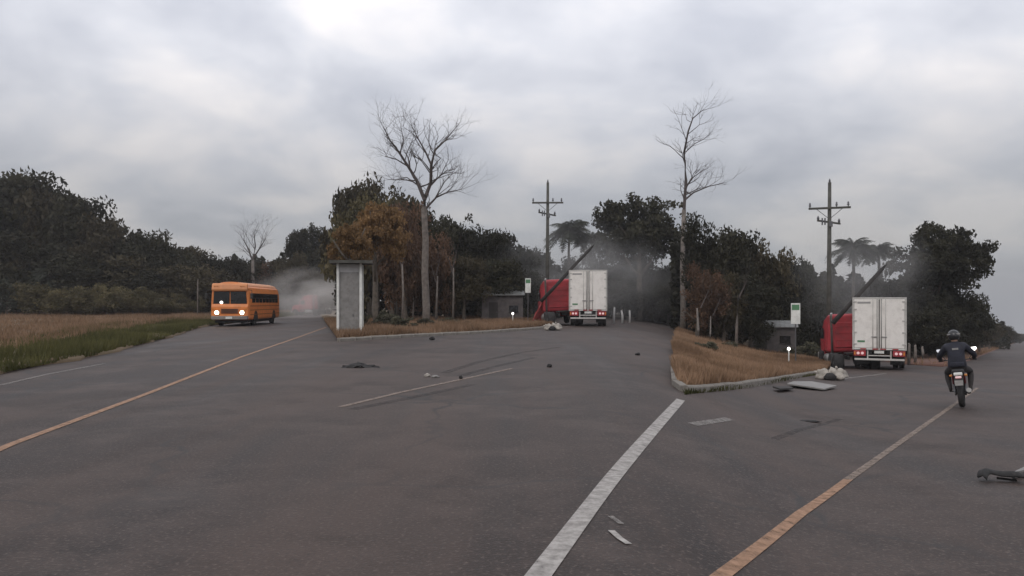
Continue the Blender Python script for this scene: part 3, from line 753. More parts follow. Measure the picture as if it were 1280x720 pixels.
# --- orange bus
def bus(front, heading):
    h = Vector((heading[0], heading[1], 0)).normalized(); rz = rz_of(h.x, h.y); Lh = 5.0
    c = front - h * Lh; c.z = gz(c.x, c.y)
    b = empty('bus', c, rz, 'orange flat-fronted bus with lit headlights driving off the dusty road', 'bus')
    half = [(1.20, .42), (1.25, .60), (1.25, 1.55), (1.21, 2.25), (1.12, 2.58), (.85, 2.82), (.45, 2.93), (0, 2.96)]
    prof = half + [(-x, z) for x, z in half[-2::-1]]
    MB().prism(prof, -5, 4.86).build('body', 'orange_paint', b, bevel=.09, seg=3)
    # raked front mask below the windscreen and the roof cap above it
    MB().prism([(4.86, .42), (5.0, .5), (5.0, 1.30), (4.93, 1.50), (4.86, 1.5)], -1.2, 1.2, 'x').build('front_panel', 'orange_paint', b, bevel=.04)
    MB().prism([(4.80, 2.36), (5.06, 2.36), (5.08, 2.50), (4.98, 2.80), (4.80, 2.90)], -1.16, 1.16, 'x').build('roof_cap', 'pale_orange', b, bevel=.05)
    roofh = [(1.0, 2.72), (.85, 2.85), (.45, 2.96), (0, 2.99)]
    MB().prism(roofh + [(-x, z) for x, z in roofh[-2::-1]], -4.95, 4.78).build('roof', 'pale_orange', b, bevel=.02)
    for s in (-1, 1):
        MB().prism([(s * .03, 1.50), (s * 1.10, 1.50), (s * 1.04, 2.33), (s * .03, 2.33)], 4.862, 4.90).build('windscreen', 'dark_glass', b, bevel=.015)
        hl = MB().lathe([(0, .155), (.05, .155), (.06, .14)], (s * .82, 5.0, .92), 'y', 20).build('headlight_bezel', 'lock_steel', b, smooth=True)
        MB().lathe([(0, .13), (.03, .11), (.05, .05)], (s * .82, 5.058, .92), 'y', 20).build('headlight', 'head_lamp', hl, smooth=True)
        MB().box((s * 1.06, 5.02, 1.16), (.14, .05, .09)).build('indicator', 'lens_amber', b, bevel=.01)
        m = MB().tube([(s * 1.16, 4.9, 2.45), (s * 1.48, 5.12, 2.40), (s * 1.48, 5.14, 2.2)], .02, 6).build('mirror_arm', 'black_metal', b)
        MB().box((s * 1.48, 5.15, 2.02), (.2, .07, .36)).build('mirror', 'black_metal', m, bevel=.03)
        MB().tube([(s * .2, 4.935, 1.5), (s * .62, 4.93, 1.95)], .012, 5).build('wiper', 'black_metal', b)
        for y in (3.0, -2.9):
            wheel(b, s * 1.08, y, .48, .26, 'grey_bumper')
            a = [(y + .62 * math.cos(t), .42 + .62 * math.sin(t)) for t in [math.pi * k / 8 for k in range(9)]]
            MB().prism(a, s * 1.235, s * 1.256, 'x').build('wheel_arch', 'black_metal', b)
        for k in range(8):
            y = 3.6 - k * 1.06
            if s == 1 and k == 0:
                continue
            w_ = MB().prism([(y - .46, 1.58), (y + .46, 1.58), (y + .46, 2.22), (y - .46, 2.22)], s * 1.22, s * 1.262, 'x').build('side_window', 'dark_glass', b, bevel=.01)
            MB().box((s * 1.264, y, 1.9), (.012, .92, .03)).build('window_bar', 'black_metal', w_)
        for z_, hh in ((1.36, .06), (1.08, .05), (.78, .05)):
            MB().box((s * 1.256, -.1, z_), (.02, 9.4, hh)).build('rub_rail', 'dark_orange', b)
        for x in (.75, .95):
            MB().box((s * x, 5.05, 2.68), (.1, .06, .05)).build('marker_light', 'lens_amber', b, bevel=.01)
    MB().box((1.25, 4.15, 1.35), (.04, .95, 1.75)).build('door', 'dark_glass', b, bevel=.02)
    g = MB().box((0, 5.01, 1.02), (1.15, .04, .34)).build('grille', 'dark_orange', b, bevel=.02)
    for k in range(5): MB().box((0, 5.04, .90 + k * .06), (1.05, .03, .022)).build('slat', 'black_metal', g)
    bp = MB().prism([(-1.22, 4.9), (-1.15, 5.12), (-.8, 5.18), (.8, 5.18), (1.15, 5.12), (1.22, 4.9)], .46, .70, 'z').build('bumper', 'grey_bumper', b, bevel=.025)
    MB().box((0, 5.2, .58), (.42, .02, .15)).build('number_plate', 'white_enamel', bp)
    MB().box((0, 1, .38), (2.1, 7.2, .3)).build('chassis', 'black_metal', b)
    MB().lathe([(0, .09), (.05, .09), (.07, .05)], (.55, 4.91, 1.60), 'y', 16).build('windscreen_glint', 'white_glow', b, smooth=True)  # glowing disc standing in for a bright reflection on the windscreen
    return b
fr = P(287, 408); bus(fr, (0.085, -1.0))

# --- white box trailer
def trailer(rear, heading, label, extra):
    h = Vector((heading[0], heading[1], 0)).normalized(); rz = rz_of(h.x, h.y)
    r = empty('box_trailer', rear, rz, label, 'truck trailer', 'white box trailers')
    Ln = 7.4
    MB().box((0, Ln / 2 + .06, 2.40), (2.50, Ln, 2.72)).build('box_body', 'truck_white', r, bevel=.03)
    # rear portal frame
    fr_ = MB(); 
    for s in (-1, 1): fr_.box((s * 1.235, .03, 2.40), (.09, .12, 2.74))
    fr_.box((0, .03, 3.725), (2.38, .118, .09)); fr_.box((0, .03, 1.09), (2.38, .118, .12))
    fr_.build('door_frame', 'truck_frame', r, bevel=.012)
    for s in (-1, 1):
        d = MB().box((s * .597, -.02, 2.41), (1.165, .06, 2.52)).build('rear_door', 'truck_white', r, bevel=.012)
        for x, z0 in ((.10, 0),):
            MB().tube([(s * x, -.085, 1.12), (s * x, -.085, 3.70)], .02, 8).build('lock_rod', 'lock_steel', d, smooth=True)
        MB().tube([(s * .30, -.08, 1.12), (s * .30, -.08, 3.70)], .016, 8).build('lock_rod', 'truck_frame', d, smooth=True)
        MB().box((s * .22, -.09, 1.72), (.30, .03, .05)).build('latch_handle', 'lock_steel', d, bevel=.008)
        for z in (1.35, 1.95, 2.55, 3.15, 3.55):
            MB().box((s * 1.15, -.065, z), (.16, .035, .07)).build('hinge', 'truck_frame', d, bevel=.008)
        MB().box((s * .012, -.055, 2.41), (.022, .02, 2.5)).build('door_gasket', 'rubber', d)
        # red rear quarter with lamps
        q = MB().box((s * .93, .02, .86), (.58, .10, .30)).build('lamp_panel', 'truck_red', r, bevel=.02)
        for x in (.80, 1.0): MB().lathe([(0, .075), (-.03, .07)], (s * x, -.03, .86), 'y', 16).build('tail_light', 'tail_glow', q, smooth=True)
        MB().box((s * 1.16, -.045, .86), (.07, .03, .16)).build('indicator', 'lens_amber', q)
        for k in range(4):
            MB().box((s * (.18 + k * .29), -.055, 1.085), (.27, .02, .05)).build('reflective_strip', 'reflector_red' if k % 2 == 0 else 'white_enamel', r)
        MB().box((s * .55, .06, .76), (.07, .07, .50)).build('bumper_post', 'truck_frame', r, bevel=.01)
        MB().box((s * .80, .90, .48), (.56, .02, .50)).build('mud_flap', 'rubber', r)
        for y in (1.55, 2.75):
            for x in (.78, 1.08): wheel(r, s * x, y, .50, .26, 'truck_frame')
        MB().box((s * .9, 5.4, .62), (.12, .12, 1.0)).build('landing_leg', 'black_metal', r, bevel=.01)
        MB().box((s * .9, 5.4, .06), (.26, .26, .10)).build('landing_foot', 'black_metal', r)
        MB().box((s * .42, 3.7, .92), (.14, 7.2, .20)).build('chassis_beam', 'black_metal', r)
    for y in (1.55, 2.75): MB().tube([(-1.0, y, .5), (1.0, y, .5)], .07, 10).build('axle', 'black_metal', r)
    MB().box((0, .0, .545), (2.36, .09, .10)).build('underrun_bar', 'truck_frame', r, bevel=.012)
    MB().box((0, .03, .74), (1.02, .06, .06)).build('step_bar', 'truck_frame', r, bevel=.01)
    MB().box((0, .02, .93), (.46, .03, .14)).build('number_plate', 'white_enamel', r)
    MB().box((-.72, -.054, 3.50), (.62, .008, .10)).build('door_print', 'print_grey', r)
    MB().box((-.86, -.054, 1.48), (.36, .008, .10)).build('door_print', 'print_green', r)
    return r
h1 = Vector(((735 - 640) / FPX, 1.0)); t1p = at(735, 53.5)
trailer(t1p, (h1.x + .02, h1.y), 'white box trailer with closed rear doors, the farther of two', 0)
t2p = at(1099, 41.5); trailer(t2p, (.459 + .01, 1), 'white box trailer with closed rear doors, the nearer of two, left of the motorcycle', 0)

# --- red tractor cab
def red_cab(pos, heading, label, sc_=1.0, roll=0.0):
    h = Vector((heading[0], heading[1], 0)).normalized()
    r = empty('truck_cab', pos, rz_of(h.x, h.y), label, 'truck cab', 'red truck cabs'); r.scale = (sc_,) * 3
    prof = [(-1.05, .95), (1.15, .95), (1.25, 1.5), (1.02, 2.35), (.55, 2.95), (-.2, 3.2), (-1.05, 3.25)]
    cs = MB().prism(prof, -1.18, 1.18, 'x')
    cs.v = [(x * (1 - .16 * max(0, min(1, (z - 2.2) / .9))), y, z) for x, y, z in cs.v]
    cs.build('cab_shell', 'truck_red', r, bevel=.2, seg=4)
    MB().box((0, -1.07, 2.0), (1.5, .06, 1.5)).build('rear_panel', 'truck_red', r, bevel=.04)
    for z in (1.3, 1.7, 2.1, 2.5): MB().box((0, -1.11, z), (1.4, .03, .05)).build('panel_rib', 'truck_red', r, bevel=.01)
    r.rotation_euler.y = roll
    MB().prism([(1.1, .55), (2.35, .55), (2.4, 1.35), (2.1, 1.6), (1.1, 1.72)], -.95, .95, 'x').build('hood', 'truck_red', r, bevel=.12, seg=3)
    MB().box((0, 2.42, .62), (2.3, .2, .36)).build('bumper', 'lock_steel', r, bevel=.05)
    for s in (-1, 1):
        MB().prism([(.15, 1.75), (.95, 1.75), (.78, 2.35), (.15, 2.4)], s * 1.15, s * 1.195, 'x').build('side_window', 'dark_glass', r, bevel=.01)
        d = MB().prism([(.1, 1.0), (1.0, 1.0), (1.0, 1.7), (.1, 1.7)], s * 1.17, s * 1.20, 'x').build('door', 'truck_red', r, bevel=.01)
        MB().box((s * 1.21, .22, 1.55), (.03, .16, .04)).build('door_handle', 'black_metal', d)
        MB().tube([(s * .95, -1.25, .9), (s * .95, -1.25, 3.1), (s * .95, -1.42, 3.3)], .07, 10).build('exhaust_stack', 'lock_steel', r, smooth=True)
        MB().lathe([(-.55, .2), (-.5, .27), (.5, .27), (.55, .2)], (s * .98, -.5, .62), 'y', 18).build('fuel_tank', 'lock_steel', r, smooth=True)
        MB().box((s * .42, -1.4, .78), (.12, 3.4, .22)).build('frame_rail', 'black_metal', r)
        wheel(r, s * 1.0, 1.75, .5, .28)
        for y in (-1.7, -2.85):
            wheel(r, s * .95, y, .5, .5)
        MB().tube([(s * 1.15, 1.0, 2.2), (s * 1.45, 1.1, 2.2), (s * 1.45, 1.1, 1.7)], .025, 6).build('mirror_arm', 'black_metal', r)
        MB().lathe([(0, .12), (.04, .1)], (s * .75, 2.4, 1.05), 'y', 14).build('headlight', 'white_enamel', r)
    MB().prism([(-.95, 1.8), (.95, 1.8), (.85, 2.35), (-.85, 2.35)], 1.12, 1.18).build('windscreen', 'dark_glass', r)
    MB().box((0, -2.3, .98), (.9, .9, .1)).build('fifth_wheel', 'black_metal', r, bevel=.03)
    return r
p = at(697, 57.5); red_cab(p, (-.12, 1.0), 'red truck cab with sloping roof beside the farther white trailer', 1.0, -.05)
p = at(1057, 46.0); red_cab(p, (.20, 1.0), 'red truck cab with sloping roof beside the nearer white trailer', .95, -.04)
p = at(386, 98); red_cab(p, (-1, .2), 'red truck cab half lost in dust on the road beyond the bus', .78)

# crumpled body panels thrown off the farther cab
def crumple(pos, w_, h_, rot, m, label, seed, name='crumpled_panel', n=9, amp=.14, group=None):
    rnd = random.Random(seed); vs_ = []
    for j in range(n + 1):
        for i in range(n + 1):
            u, v = i / n - .5, j / n
            vs_.append((u * w_ * (1 - .25 * v) + rnd.uniform(-.04, .04), math.sin(u * 7 + seed) * amp * .6 + rnd.uniform(-amp, amp) * .5, v * h_ * (1 - .3 * abs(u)) + rnd.uniform(-.03, .03)))
    fs = [(j * (n + 1) + i, j * (n + 1) + i + 1, (j + 1) * (n + 1) + i + 1, (j + 1) * (n + 1) + i) for j in range(n) for i in range(n)]
    o = link(name, np_mesh(name, vs_, fs), m, loc=pos, rot=rot)
    sm = o.modifiers.new('thick', 'SOLIDIFY'); sm.thickness = .02
    return props(o, label, 'debris', group)
crumple(at(673, 57) + Vector((0, 0, .02)), 1.3, 2.5, (.35, .25, .5), 'crumpled_red', 'torn pinkish red body panel leaning left of the farther red cab', 2)

# --- leaning broken poles
def fallen_pole(pts, label):
    o = empty('broken_pole', (pts[0].x, pts[0].y, gz(pts[0].x, pts[0].y)), 0, label, 'pole', 'broken leaning poles')
    MB().tube([p - o.location for p in pts], [.13, .12, .115, .105], 10).build('shaft', 'dark_wood', o, smooth=True)
    q = pts[-1] - o.location; d = (pts[-1] - pts[-2]).normalized()
    m = MB()
    for k in range(5):
        a = k * 1.26; m.tube([q + Vector((math.cos(a) * .06, math.sin(a) * .06, 0)), q + d * (.25 + .12 * (k % 3)) + Vector((math.cos(a) * .04, math.sin(a) * .04, 0))], [.04, .006], 5)
    m.build('splinters', 'dark_wood', o)
g = at(668, 56.6)
fallen_pole([W(676, 377, 55.9), W(695, 357, 55.8), W(716, 334, 55.8), W(738, 311, 55.8)], 'dark broken pole leaning across the farther red cab')
g = at(1030, 44.2)
fallen_pole([W(1041, 404, 44.3), W(1060, 383, 44.3), W(1081, 360, 44.4), W(1103, 336, 44.5)], 'dark broken pole leaning across the nearer red cab')

# --- utility poles
def utility_pole(px, d, top, label):
    b = at(px, d); H = CAM_H + (HZ - top) / FPX * d - b.z
    o = empty('utility_pole', b, -math.atan((px - 640) / FPX), label, 'utility pole', 'utility poles')
    MB().tube([(0, 0, -.3), (.02, 0, H * .5), (.05, 0, H)], [.17, .14, .10], 12).build('shaft', 'pole_wood', o, smooth=True)
    z1 = H - 1.62
    arm = MB().box((.04, -.16, z1), (2.45, .10, .13)).build('crossarm', 'pole_wood', o, bevel=.01)
    for x in (-1.1, -.5 + .95, 1.12):
        MB().lathe([(0, .03), (.06, .03), (.08, .07), (.14, .075), (.17, .045), (.22, .06), (.27, .05), (.31, .02)], (x, -.16, z1 + .065), 'z', 12).build('insulator', 'ceramic', arm, smooth=True)
    MB().lathe([(0, .03), (.08, .07), (.16, .05), (.24, .02)], (.05, 0, H - .01), 'z', 12).build('insulator', 'ceramic', o, smooth=True)
    for s in (-1, 1): MB().tube([(.04 + s * .75, -.16, z1 - .05), (.04 + s * .08, -.13, z1 - .62)], .02, 6).build('arm_brace', 'steel', o)
    lo = MB().box((.0, .15, z1 - .85), (1.55, .09, .11), (0, .12, .5)).build('lower_arm', 'pole_wood', o, bevel=.01)
    for x, y in ((-.62, -.22), (.60, .46)): MB().lathe([(0, .05), (.1, .08), (.2, .05), (.26, .02)], (x, y, z1 - .80 - x * .12), 'z', 12).build('insulator', 'ceramic', lo, smooth=True)
    for x in (-.38, -.22): MB().tube([(x, -.22, z1 - .62), (x, -.22, z1 - 1.05)], .045, 8).build('fuse_cutout', 'ceramic', o)
    MB().box((.12, -.16, z1 - 1.0), (.22, .2, .34)).build('switch_box', 'steel', o, bevel=.02)
    return o
utility_pole(684, 63, 228, 'utility pole with crossarm behind the farther red cab')
utility_pole(1036, 50, 228, 'utility pole with crossarm behind the nearer red cab')
o = empty('thin_post', P(247, 397), 0, 'thin grey post at the field edge left of the bus', 'post')
MB().tube([(0, 0, -.1), (0, 0, 1.8), (.03, 0, 4.0)], [.07, .06, .05], 8).build('shaft', 'pale_bark', o, smooth=True)
MB().lathe([(0, .06), (.05, .07), (.07, .02)], (.03, 0, 4.0), 'z', 8).build('cap', 'steel', o)

# --- roadside signs
def sign(px, d, y0, y1, wpx, label):
    b = at(px, d); o = empty('road_sign', b, -math.atan((px - 640) / FPX), label, 'sign', 'white roadside signs')
    zt, zb = W(px, y0, d).z - b.z, W(px, y1, d).z - b.z; wd = wpx * d / FPX
    MB().tube([(0, 0.04, -.1), (0, 0.04, zt - .05)], .035, 8).build('post', 'steel', o)
    bd = MB().box((0, 0, (zt + zb) / 2), (wd, .03, zt - zb)).build('board', 'white_enamel', o, bevel=.008)
    MB().box((0, -.019, zt - (zt - zb) * .2), (wd * .8, .006, (zt - zb) * .26)).build('green_header', 'print_green', bd)
    return o
sign(994.5, 43, 379, 405, 11, 'tall white sign with green header on the tan verge')
sign(660, 57, 348, 366, 7, 'small white sign with green header left of the farther cab')

# --- shacks
def shack(px, d, y0, wpx, label):
    b = at(px, d); o = empty('shack', b, -math.atan((px - 640) / FPX), label, 'shack', 'low tin roofed shacks')
    wd = wpx * d / FPX; H = W(px, y0, d).z - b.z
    MB().box((0, 1.3, (H - .35) / 2), (wd * .92, 2.4, H - .35)).build('wall', 'shack_wall', o)
    rf = MB().prism([(-.15, H - .45), (-.15, H - .40), (1.3, H), (2.75, H - .40), (2.75, H - .45), (1.3, H - .05)], -wd / 2, wd / 2, 'x').build('roof', 'tin', o)
    for k in range(int(wd / .3)):
        MB().tube([(-wd / 2 + .15 + k * .3, -.16, H - .39), (-wd / 2 + .15 + k * .3, 1.3, H + .012)], .02, 5).build('roof_rib', 'tin', rf)
    dr = MB().box((-wd * .2, .09, .85), (.7, .03, 1.5)).build('door', 'dark_wood', o); MB().box((-wd * .2 + .28, .06, .85), (.03, .05, .1)).build('door_handle', 'steel', dr)
    w_ = MB().box((wd * .25, .09, 1.1), (.7, .03, .5)).build('window', 'dark_glass', o); MB().box((wd * .25, .06, .82), (.8, .08, .04)).build('sill', 'dark_wood', w_)
shack(628, 62, 362, 56, 'low tin roofed shack under the trees right of the tall bare tree')
shack(965, 55, 401, 62, 'low tin roofed shack under the trees behind the tall white sign')
def marker(px, py, d, label):
    b = at(px, d); o = empty('marker_lamp', b, -math.atan((px - 640) / FPX), label, 'lamp', 'small white lamps on posts'); z = W(px, py, d).z - b.z
    MB().tube([(0, .05, -.1), (0, .05, z + .1)], .03, 8).build('post', 'white_enamel', o)
    MB().lathe([(.02, .07), (0, .075), (-.03, .05)], (0, 0, z), 'y', 14).build('lens', 'white_glow', o, smooth=True)
marker(641, 392, 54, 'small white lamp glowing in the grass left of the farther cab')
marker(986, 436, 40, 'small white lamp glowing in the grass under the tall white sign')

# --- kiosk
kd = 37.5; kx = 433
b = at(kx, kd); o = empty('kiosk', b, 0.14, 'narrow pale walled kiosk with white corner posts at the kerb end', 'kiosk')
zr = W(kx, 329, kd).z
MB().box((.13, .9, zr / 2 + .02), (.98, 1.5, zr - .1)).build('wall', 'kiosk_white', o, bevel=.01)
for x in (-.40, .66):
    for y in (.08, 1.72): MB().box((x, y, zr / 2), (.11, .11, zr)).build('corner_post', 'white_enamel', o, bevel=.01)
dr = MB().box((.13, .135, zr * .45), (.86, .03, zr * .86)).build('door', 'panel_grey', o, bevel=.01); MB().box((.30, .1, 1.0), (.03, .06, .12)).build('door_handle', 'steel', dr)
MB().box((0.2, .9, zr + .05), (1.95, 2.4, .09)).build('roof_slab', 'dark_wood', o, bevel=.01)
MB().box((0.2, -.325, zr + .06), (1.97, .045, .14)).build('fascia', 'pole_wood', o)

# --- white posts by the trailers
for px, d, y0, lab, grp in [(767, 62, 384, 0, 0), (778, 66, 388, 0, 0), (787, 70, 388, 0, 0), (1136, 50, 430, 1, 1), (1144, 52, 432, 1, 1), (1153, 55, 434, 1, 1)]:
    b = at(px, d); H = W(px, y0, d).z - b.z
    o = empty('white_post', b, 0, nth(['pale post just right of the farther white trailer', 'pale post just right of the nearer white trailer'][lab]), 'post', ['posts right of the farther trailer', 'posts right of the nearer trailer'][grp])
    MB().tube([(0, 0, -.1), (trnd.uniform(-.05, .05), 0, H * .6), (trnd.uniform(-.08, .08), 0, H)], [.10, .09, .07], 8).build('shaft', 'pale_bark' if lab else 'kiosk_white', o, smooth=True)
    MB().lathe([(0, .075), (.05, .05), (.06, .01)], (0, 0, H), 'z', 8).build('cap', 'concrete', o)

# --- sacks and debris
def lump(name, m, pos, size, seed, parent=None, sub=3, amp=.22):
    rnd = random.Random(seed); bm = bmesh.new(); bmesh.ops.create_icosphere(bm, subdivisions=sub, radius=.5)
    from mathutils import noise as nz_
    for v in bm.verts:
        k = 1 + amp * nz_.noise(v.co * 3.1 + Vector((seed, 0, 0))) + amp * .5 * nz_.noise(v.co * 7 + Vector((0, seed, 0)))
        v.co = v.co * k; v.co.x *= size[0]; v.co.y *= size[1]; v.co.z = max(-.42, v.co.z) * size[2] + .42 * size[2]
    me = bpy.data.meshes.new(name); bm.to_mesh(me); bm.free()
    return link(name, me, m, parent, loc=pos, smooth=True)
def sacks(px, py, s, label):
    b = P(px, py); o = empty('sack_heap', b, -math.atan((px - 640) / FPX), label, 'sacks', 'heaps of white sacks')
    lump('sack', 'sack_white', (-.40 * s, .12, 0), (.82 * s, .6 * s, .62 * s), 3, o, amp=.75)
    lump('sack', 'sack_white', (.34 * s, .10, 0), (.95 * s, .7 * s, .70 * s), 5, o, amp=.75)
    lump('sack', 'sack_white', (-.02 * s, .30, 0), (.7 * s, .5 * s, .55 * s), 11, o, amp=.7)
    lump('dark_bundle', 'rubber', (.02 * s, -.22, 0), (.62 * s, .45 * s, .46 * s), 8, o)
    MB().tube([(.34 * s, .1, .50 * s), (.40 * s, .08, .68 * s), (.33 * s, .0, .74 * s)], [.10 * s, .03 * s, .06 * s], 8).build('tied_neck', 'sack_white', o, smooth=True)
sacks(690, 413, .62, 'heap of white sacks at the kerb end below the farther red cab')
sacks(1037, 475, .70, 'heap of white sacks at the kerb end below the nearer red cab')
def flat_panel(pts, m, label, thick=.04, name='loose_panel', lift=.03):
    c = sum((Vector(q) for q in pts), Vector()) / len(pts); mb = MB(); n = len(pts)
    rnd = random.Random(len(label))
    top = [Vector(q) - c + Vector((0, 0, lift + thick + rnd.uniform(0, .05))) for q in pts]; bot = [t - Vector((0, 0, thick)) for t in top]
    mb._add(top + bot, [tuple(range(n)), tuple(range(n, 2 * n))[::-1]] + [(k, (k + 1) % n, n + (k + 1) % n, n + k) for k in range(n)])
    o = mb.build(name, m, loc=c); return props(o, label, 'debris')
flat_panel([P(984, 484), P(1030, 489), P(1046, 486), P(1015, 480), P(992, 481)], 'panel_grey', 'flat grey sheet lying at the foot of the nearer kerb')
flat_panel([P(966, 488), P(985, 486), P(992, 489), P(975, 491)], 'dark_wood', 'dark splintered board lying by the nearer kerb')
def scrap(px, py, wpx, hpx, m, label, seed, name='road_debris', group=None):
    p = P(px, py); k = p.y / FPX
    o = lump(name, m, p, (wpx * k, wpx * k * .55, hpx * k * 1.1), seed, amp=.5); o.rotation_euler = (0, 0, seed)
    return props(o, label, 'debris', group)
crumple(P(449, 460) + Vector((0, 0, .02)), .95, .42, (-1.42, .0, .15), 'rubber', 'long dark strip of torn tyre on the asphalt below the kiosk', 5, 'torn_tyre', amp=.05)
scrap(534, 471, 9, 4, 'sack_white', 'small pale scrap on the asphalt left of the thin pale line end', 1)
scrap(544, 472, 10, 3, 'panel_grey', 'flat grey scrap beside the small pale one', 6)
scrap(576, 474, 7, 5, 'rubber', 'small dark lump lying on the thin pale line', 2)
scrap(687, 459, 7, 4, 'rubber', 'small dark lump on the asphalt below the farther trailer', 3)
scrap(797, 444, 9, 3, 'rubber', 'flat dark scrap on the asphalt right of the farther trailer', 4)
scrap(540, 425, 7, 4, 'rubber', 'small dark lump lying at the foot of the long kerb', 7)
scrap(1012, 527, 26, 2, 'rubber', 'thin flat dark scrap in front of the nearer white sacks', 9)
# torn tyre strip and pale piece, lower right
p = P(1250, 602); o = empty('torn_tyre', p, .1, 'curled black strip of torn tyre at the lower right edge', 'debris')
k = p.y / FPX
vs_ = []; fs = []
for i in range(15):
    t = i / 14; x = (t - .5) * 46 * k; z = .03 + .05 * math.sin(t * 3.1) + .02 * math.sin(t * 9); y = .10 * math.sin(t * 5)
    for j, (dy, dz) in enumerate(((-.09, 0), (0, .035), (.09, 0))): vs_.append((x, y + dy * (1 - .4 * abs(t - .5)), z + dz))
    if i:
        for j in range(2): a = (i - 1) * 3 + j; fs.append((a, a + 1, a + 4, a + 3))
s = link('tread', np_mesh('tread', vs_, fs), 'rubber', o); md = s.modifiers.new('thick', 'SOLIDIFY'); md.thickness = .018
MB().tube([(-.2 * k, .05, .03), (18 * k, -.04, .02), (24 * k, .1, .04)], .014, 6).build('loose_cord', 'rubber', o)
flat_panel([P(1262, 602), P(1266, 597), P(1284, 589), P(1288, 592), P(1272, 600)], 'panel_grey', 'pale grey sliver of bodywork touching the tyre strip at the right edge', .02)

# ------------------------------------------------------------------ motorcycle and rider
mp_ = P(1203, 511); hx_, hy_ = .58, 1.0
hd_ = Vector((hx_, hy_, 0)).normalized()
LEAN = math.radians(-6.5)
# local frame: rear wheel contact at the origin, y forward
moto = empty('motorcycle', mp_ + hd_ * .30, rz_of(hx_, hy_), 'dark motorcycle ridden away from the camera beside the orange line', 'motorcycle')
moto.rotation_euler = (0, LEAN, rz_of(hx_, hy_))
def mwheel(y, r, wd, name):
    t = MB().lathe([(-wd * .3, r * .80), (-wd / 2, r * .88), (-wd * .3, r * .97), (0, r), (wd * .3, r * .97), (wd / 2, r * .88), (wd * .3, r * .80)], (0, 0, 0), 'x', 32).build(name, 'rubber', moto, smooth=True, loc=(0, y, r))
    t_in = MB().lathe([(-wd * .25, r * .70), (-wd * .28, r * .81), (wd * .28, r * .81), (wd * .25, r * .70)], (0, 0, 0), 'x', 28).build('rim', 'lock_steel', t, smooth=True)
    MB().lathe([(-.06, .05), (.06, .05)], (0, 0, 0), 'x', 12).build('hub', 'steel', t)
    for k in range(10):
        a = k * .628; MB().tube([((-1) ** k * .04, .05 * math.cos(a), .05 * math.sin(a)), (0, r * .72 * math.cos(a + .2), r * .72 * math.sin(a + .2))], .005, 4).build('spoke', 'lock_steel', t)
mwheel(0, .30, .13, 'rear_wheel'); mwheel(1.28, .30, .10, 'front_wheel')
for s in (-1, 1):
    MB().tube([(s * .10, 0, .30), (s * .10, .5, .38)], .024, 8).build('swingarm', 'black_metal', moto)
    MB().tube([(s * .11, .05, .36), (s * .12, .22, .72)], .03, 8).build('shock', 'steel', moto)
    MB().tube([(s * .09, 1.28, .30), (s * .09, 1.12, .66), (s * .09, 1.0, .95)], .024, 8).build('fork', 'lock_steel', moto, smooth=True)
    hb = MB().tube([(0, .98, 1.0), (s * .16, .97, 1.05), (s * .30, .86, 1.06), (s * .39, .80, 1.05)], .013, 8).build('handlebar', 'black_metal', moto, smooth=True)
    MB().tube([(s * .27, .875, 1.06), (s * .40, .795, 1.05)], .02, 8).build('grip', 'rubber', hb, smooth=True)
    ma = MB().tube([(s * .25, .90, 1.06), (s * .33, .92, 1.22), (s * .36, .90, 1.28)], .008, 6).build('mirror_stem', 'black_metal', moto)
    mm = MB().lathe([(-.03, .03), (-.02, .062), (0, .068)], (0, 0, 0), 'y', 18).build('mirror', 'black_metal', ma, loc=(s * .37, .90, 1.31), rot=(0.0, 0, math.pi + .1 * s))
    MB().lathe([(.003, .06), (.008, .058)], (0, 0, 0), 'y', 18).build('mirror_glass', 'mirror_glass', mm, rot=(.30, 0, 0), smooth=True)
    MB().tube([(s * .10, .45, .34), (s * .24, .45, .34)], .016, 6).build('footpeg', 'black_metal', moto)
    MB().box((s * .15, -.16, .76), (.07, .05, .05)).build('indicator', 'lens_amber', moto, bevel=.015)
MB().tube([(0, .98, .98), (0, .7, .80), (0, .35, .72), (0, -.1, .78)], [.035, .03, .03, .025], 8).build('frame_tube', 'black_metal', moto, smooth=True)
MB().tube([(0, .95, .85), (0, .78, .45), (0, .45, .33)], .025, 8).build('down_tube', 'black_metal', moto, smooth=True)
e_ = MB().box((0, .58, .42), (.24, .34, .24)).build('engine', 'steel', moto, bevel=.04)
for k in range(4): MB().box((0, .66, .54 + k * .03), (.20, .18, .012)).build('cooling_fin', 'steel', e_)
MB().prism([(.42, .74), (.98, .86), (.94, 1.0), (.78, 1.04), (.5, .95)], -.14, .14, 'x').build('fuel_tank', 'bike_red', moto, bevel=.07, seg=3)
MB().prism([(-.22, .76), (.48, .74), (.48, .84), (.2, .84), (-.1, .90), (-.24, .88)], -.13, .13, 'x').build('seat', 'rubber', moto, bevel=.04, seg=3)
for s in (-1, 1): MB().prism([(-.1, .55), (.35, .52), (.35, .74), (-.2, .76)], s * .10, s * .14, 'x').build('side_cover', 'bike_red', moto, bevel=.015)
MB().prism([(-.36, .60), (-.33, .58), (-.12, .70), (-.12, .74), (-.3, .70)], -.09, .09, 'x').build('rear_fender', 'black_metal', moto, bevel=.015)
MB().box((0, -.30, .80), (.18, .10, .07)).build('tail_piece', 'white_enamel', moto, bevel=.02)
MB().box((0, -.31, .725), (.13, .05, .05)).build('tail_light', 'tail_glow', moto, bevel=.015)
MB().box((0, -.385, .60), (.17, .012, .12), (-.3, 0, 0)).build('number_plate', 'panel_grey', moto)
MB().tube([(.13, .5, .34), (.17, .1, .34), (.18, -.28, .42)], [.025, .05, .055], 10).build('exhaust', 'lock_steel', moto, smooth=True)
MB().prism([(1.0, .62), (1.28, .645), (1.5, .56), (1.28, .67), (1.0, .66)], -.06, .06, 'x').build('front_fender', 'bike_red', moto, bevel=.01)
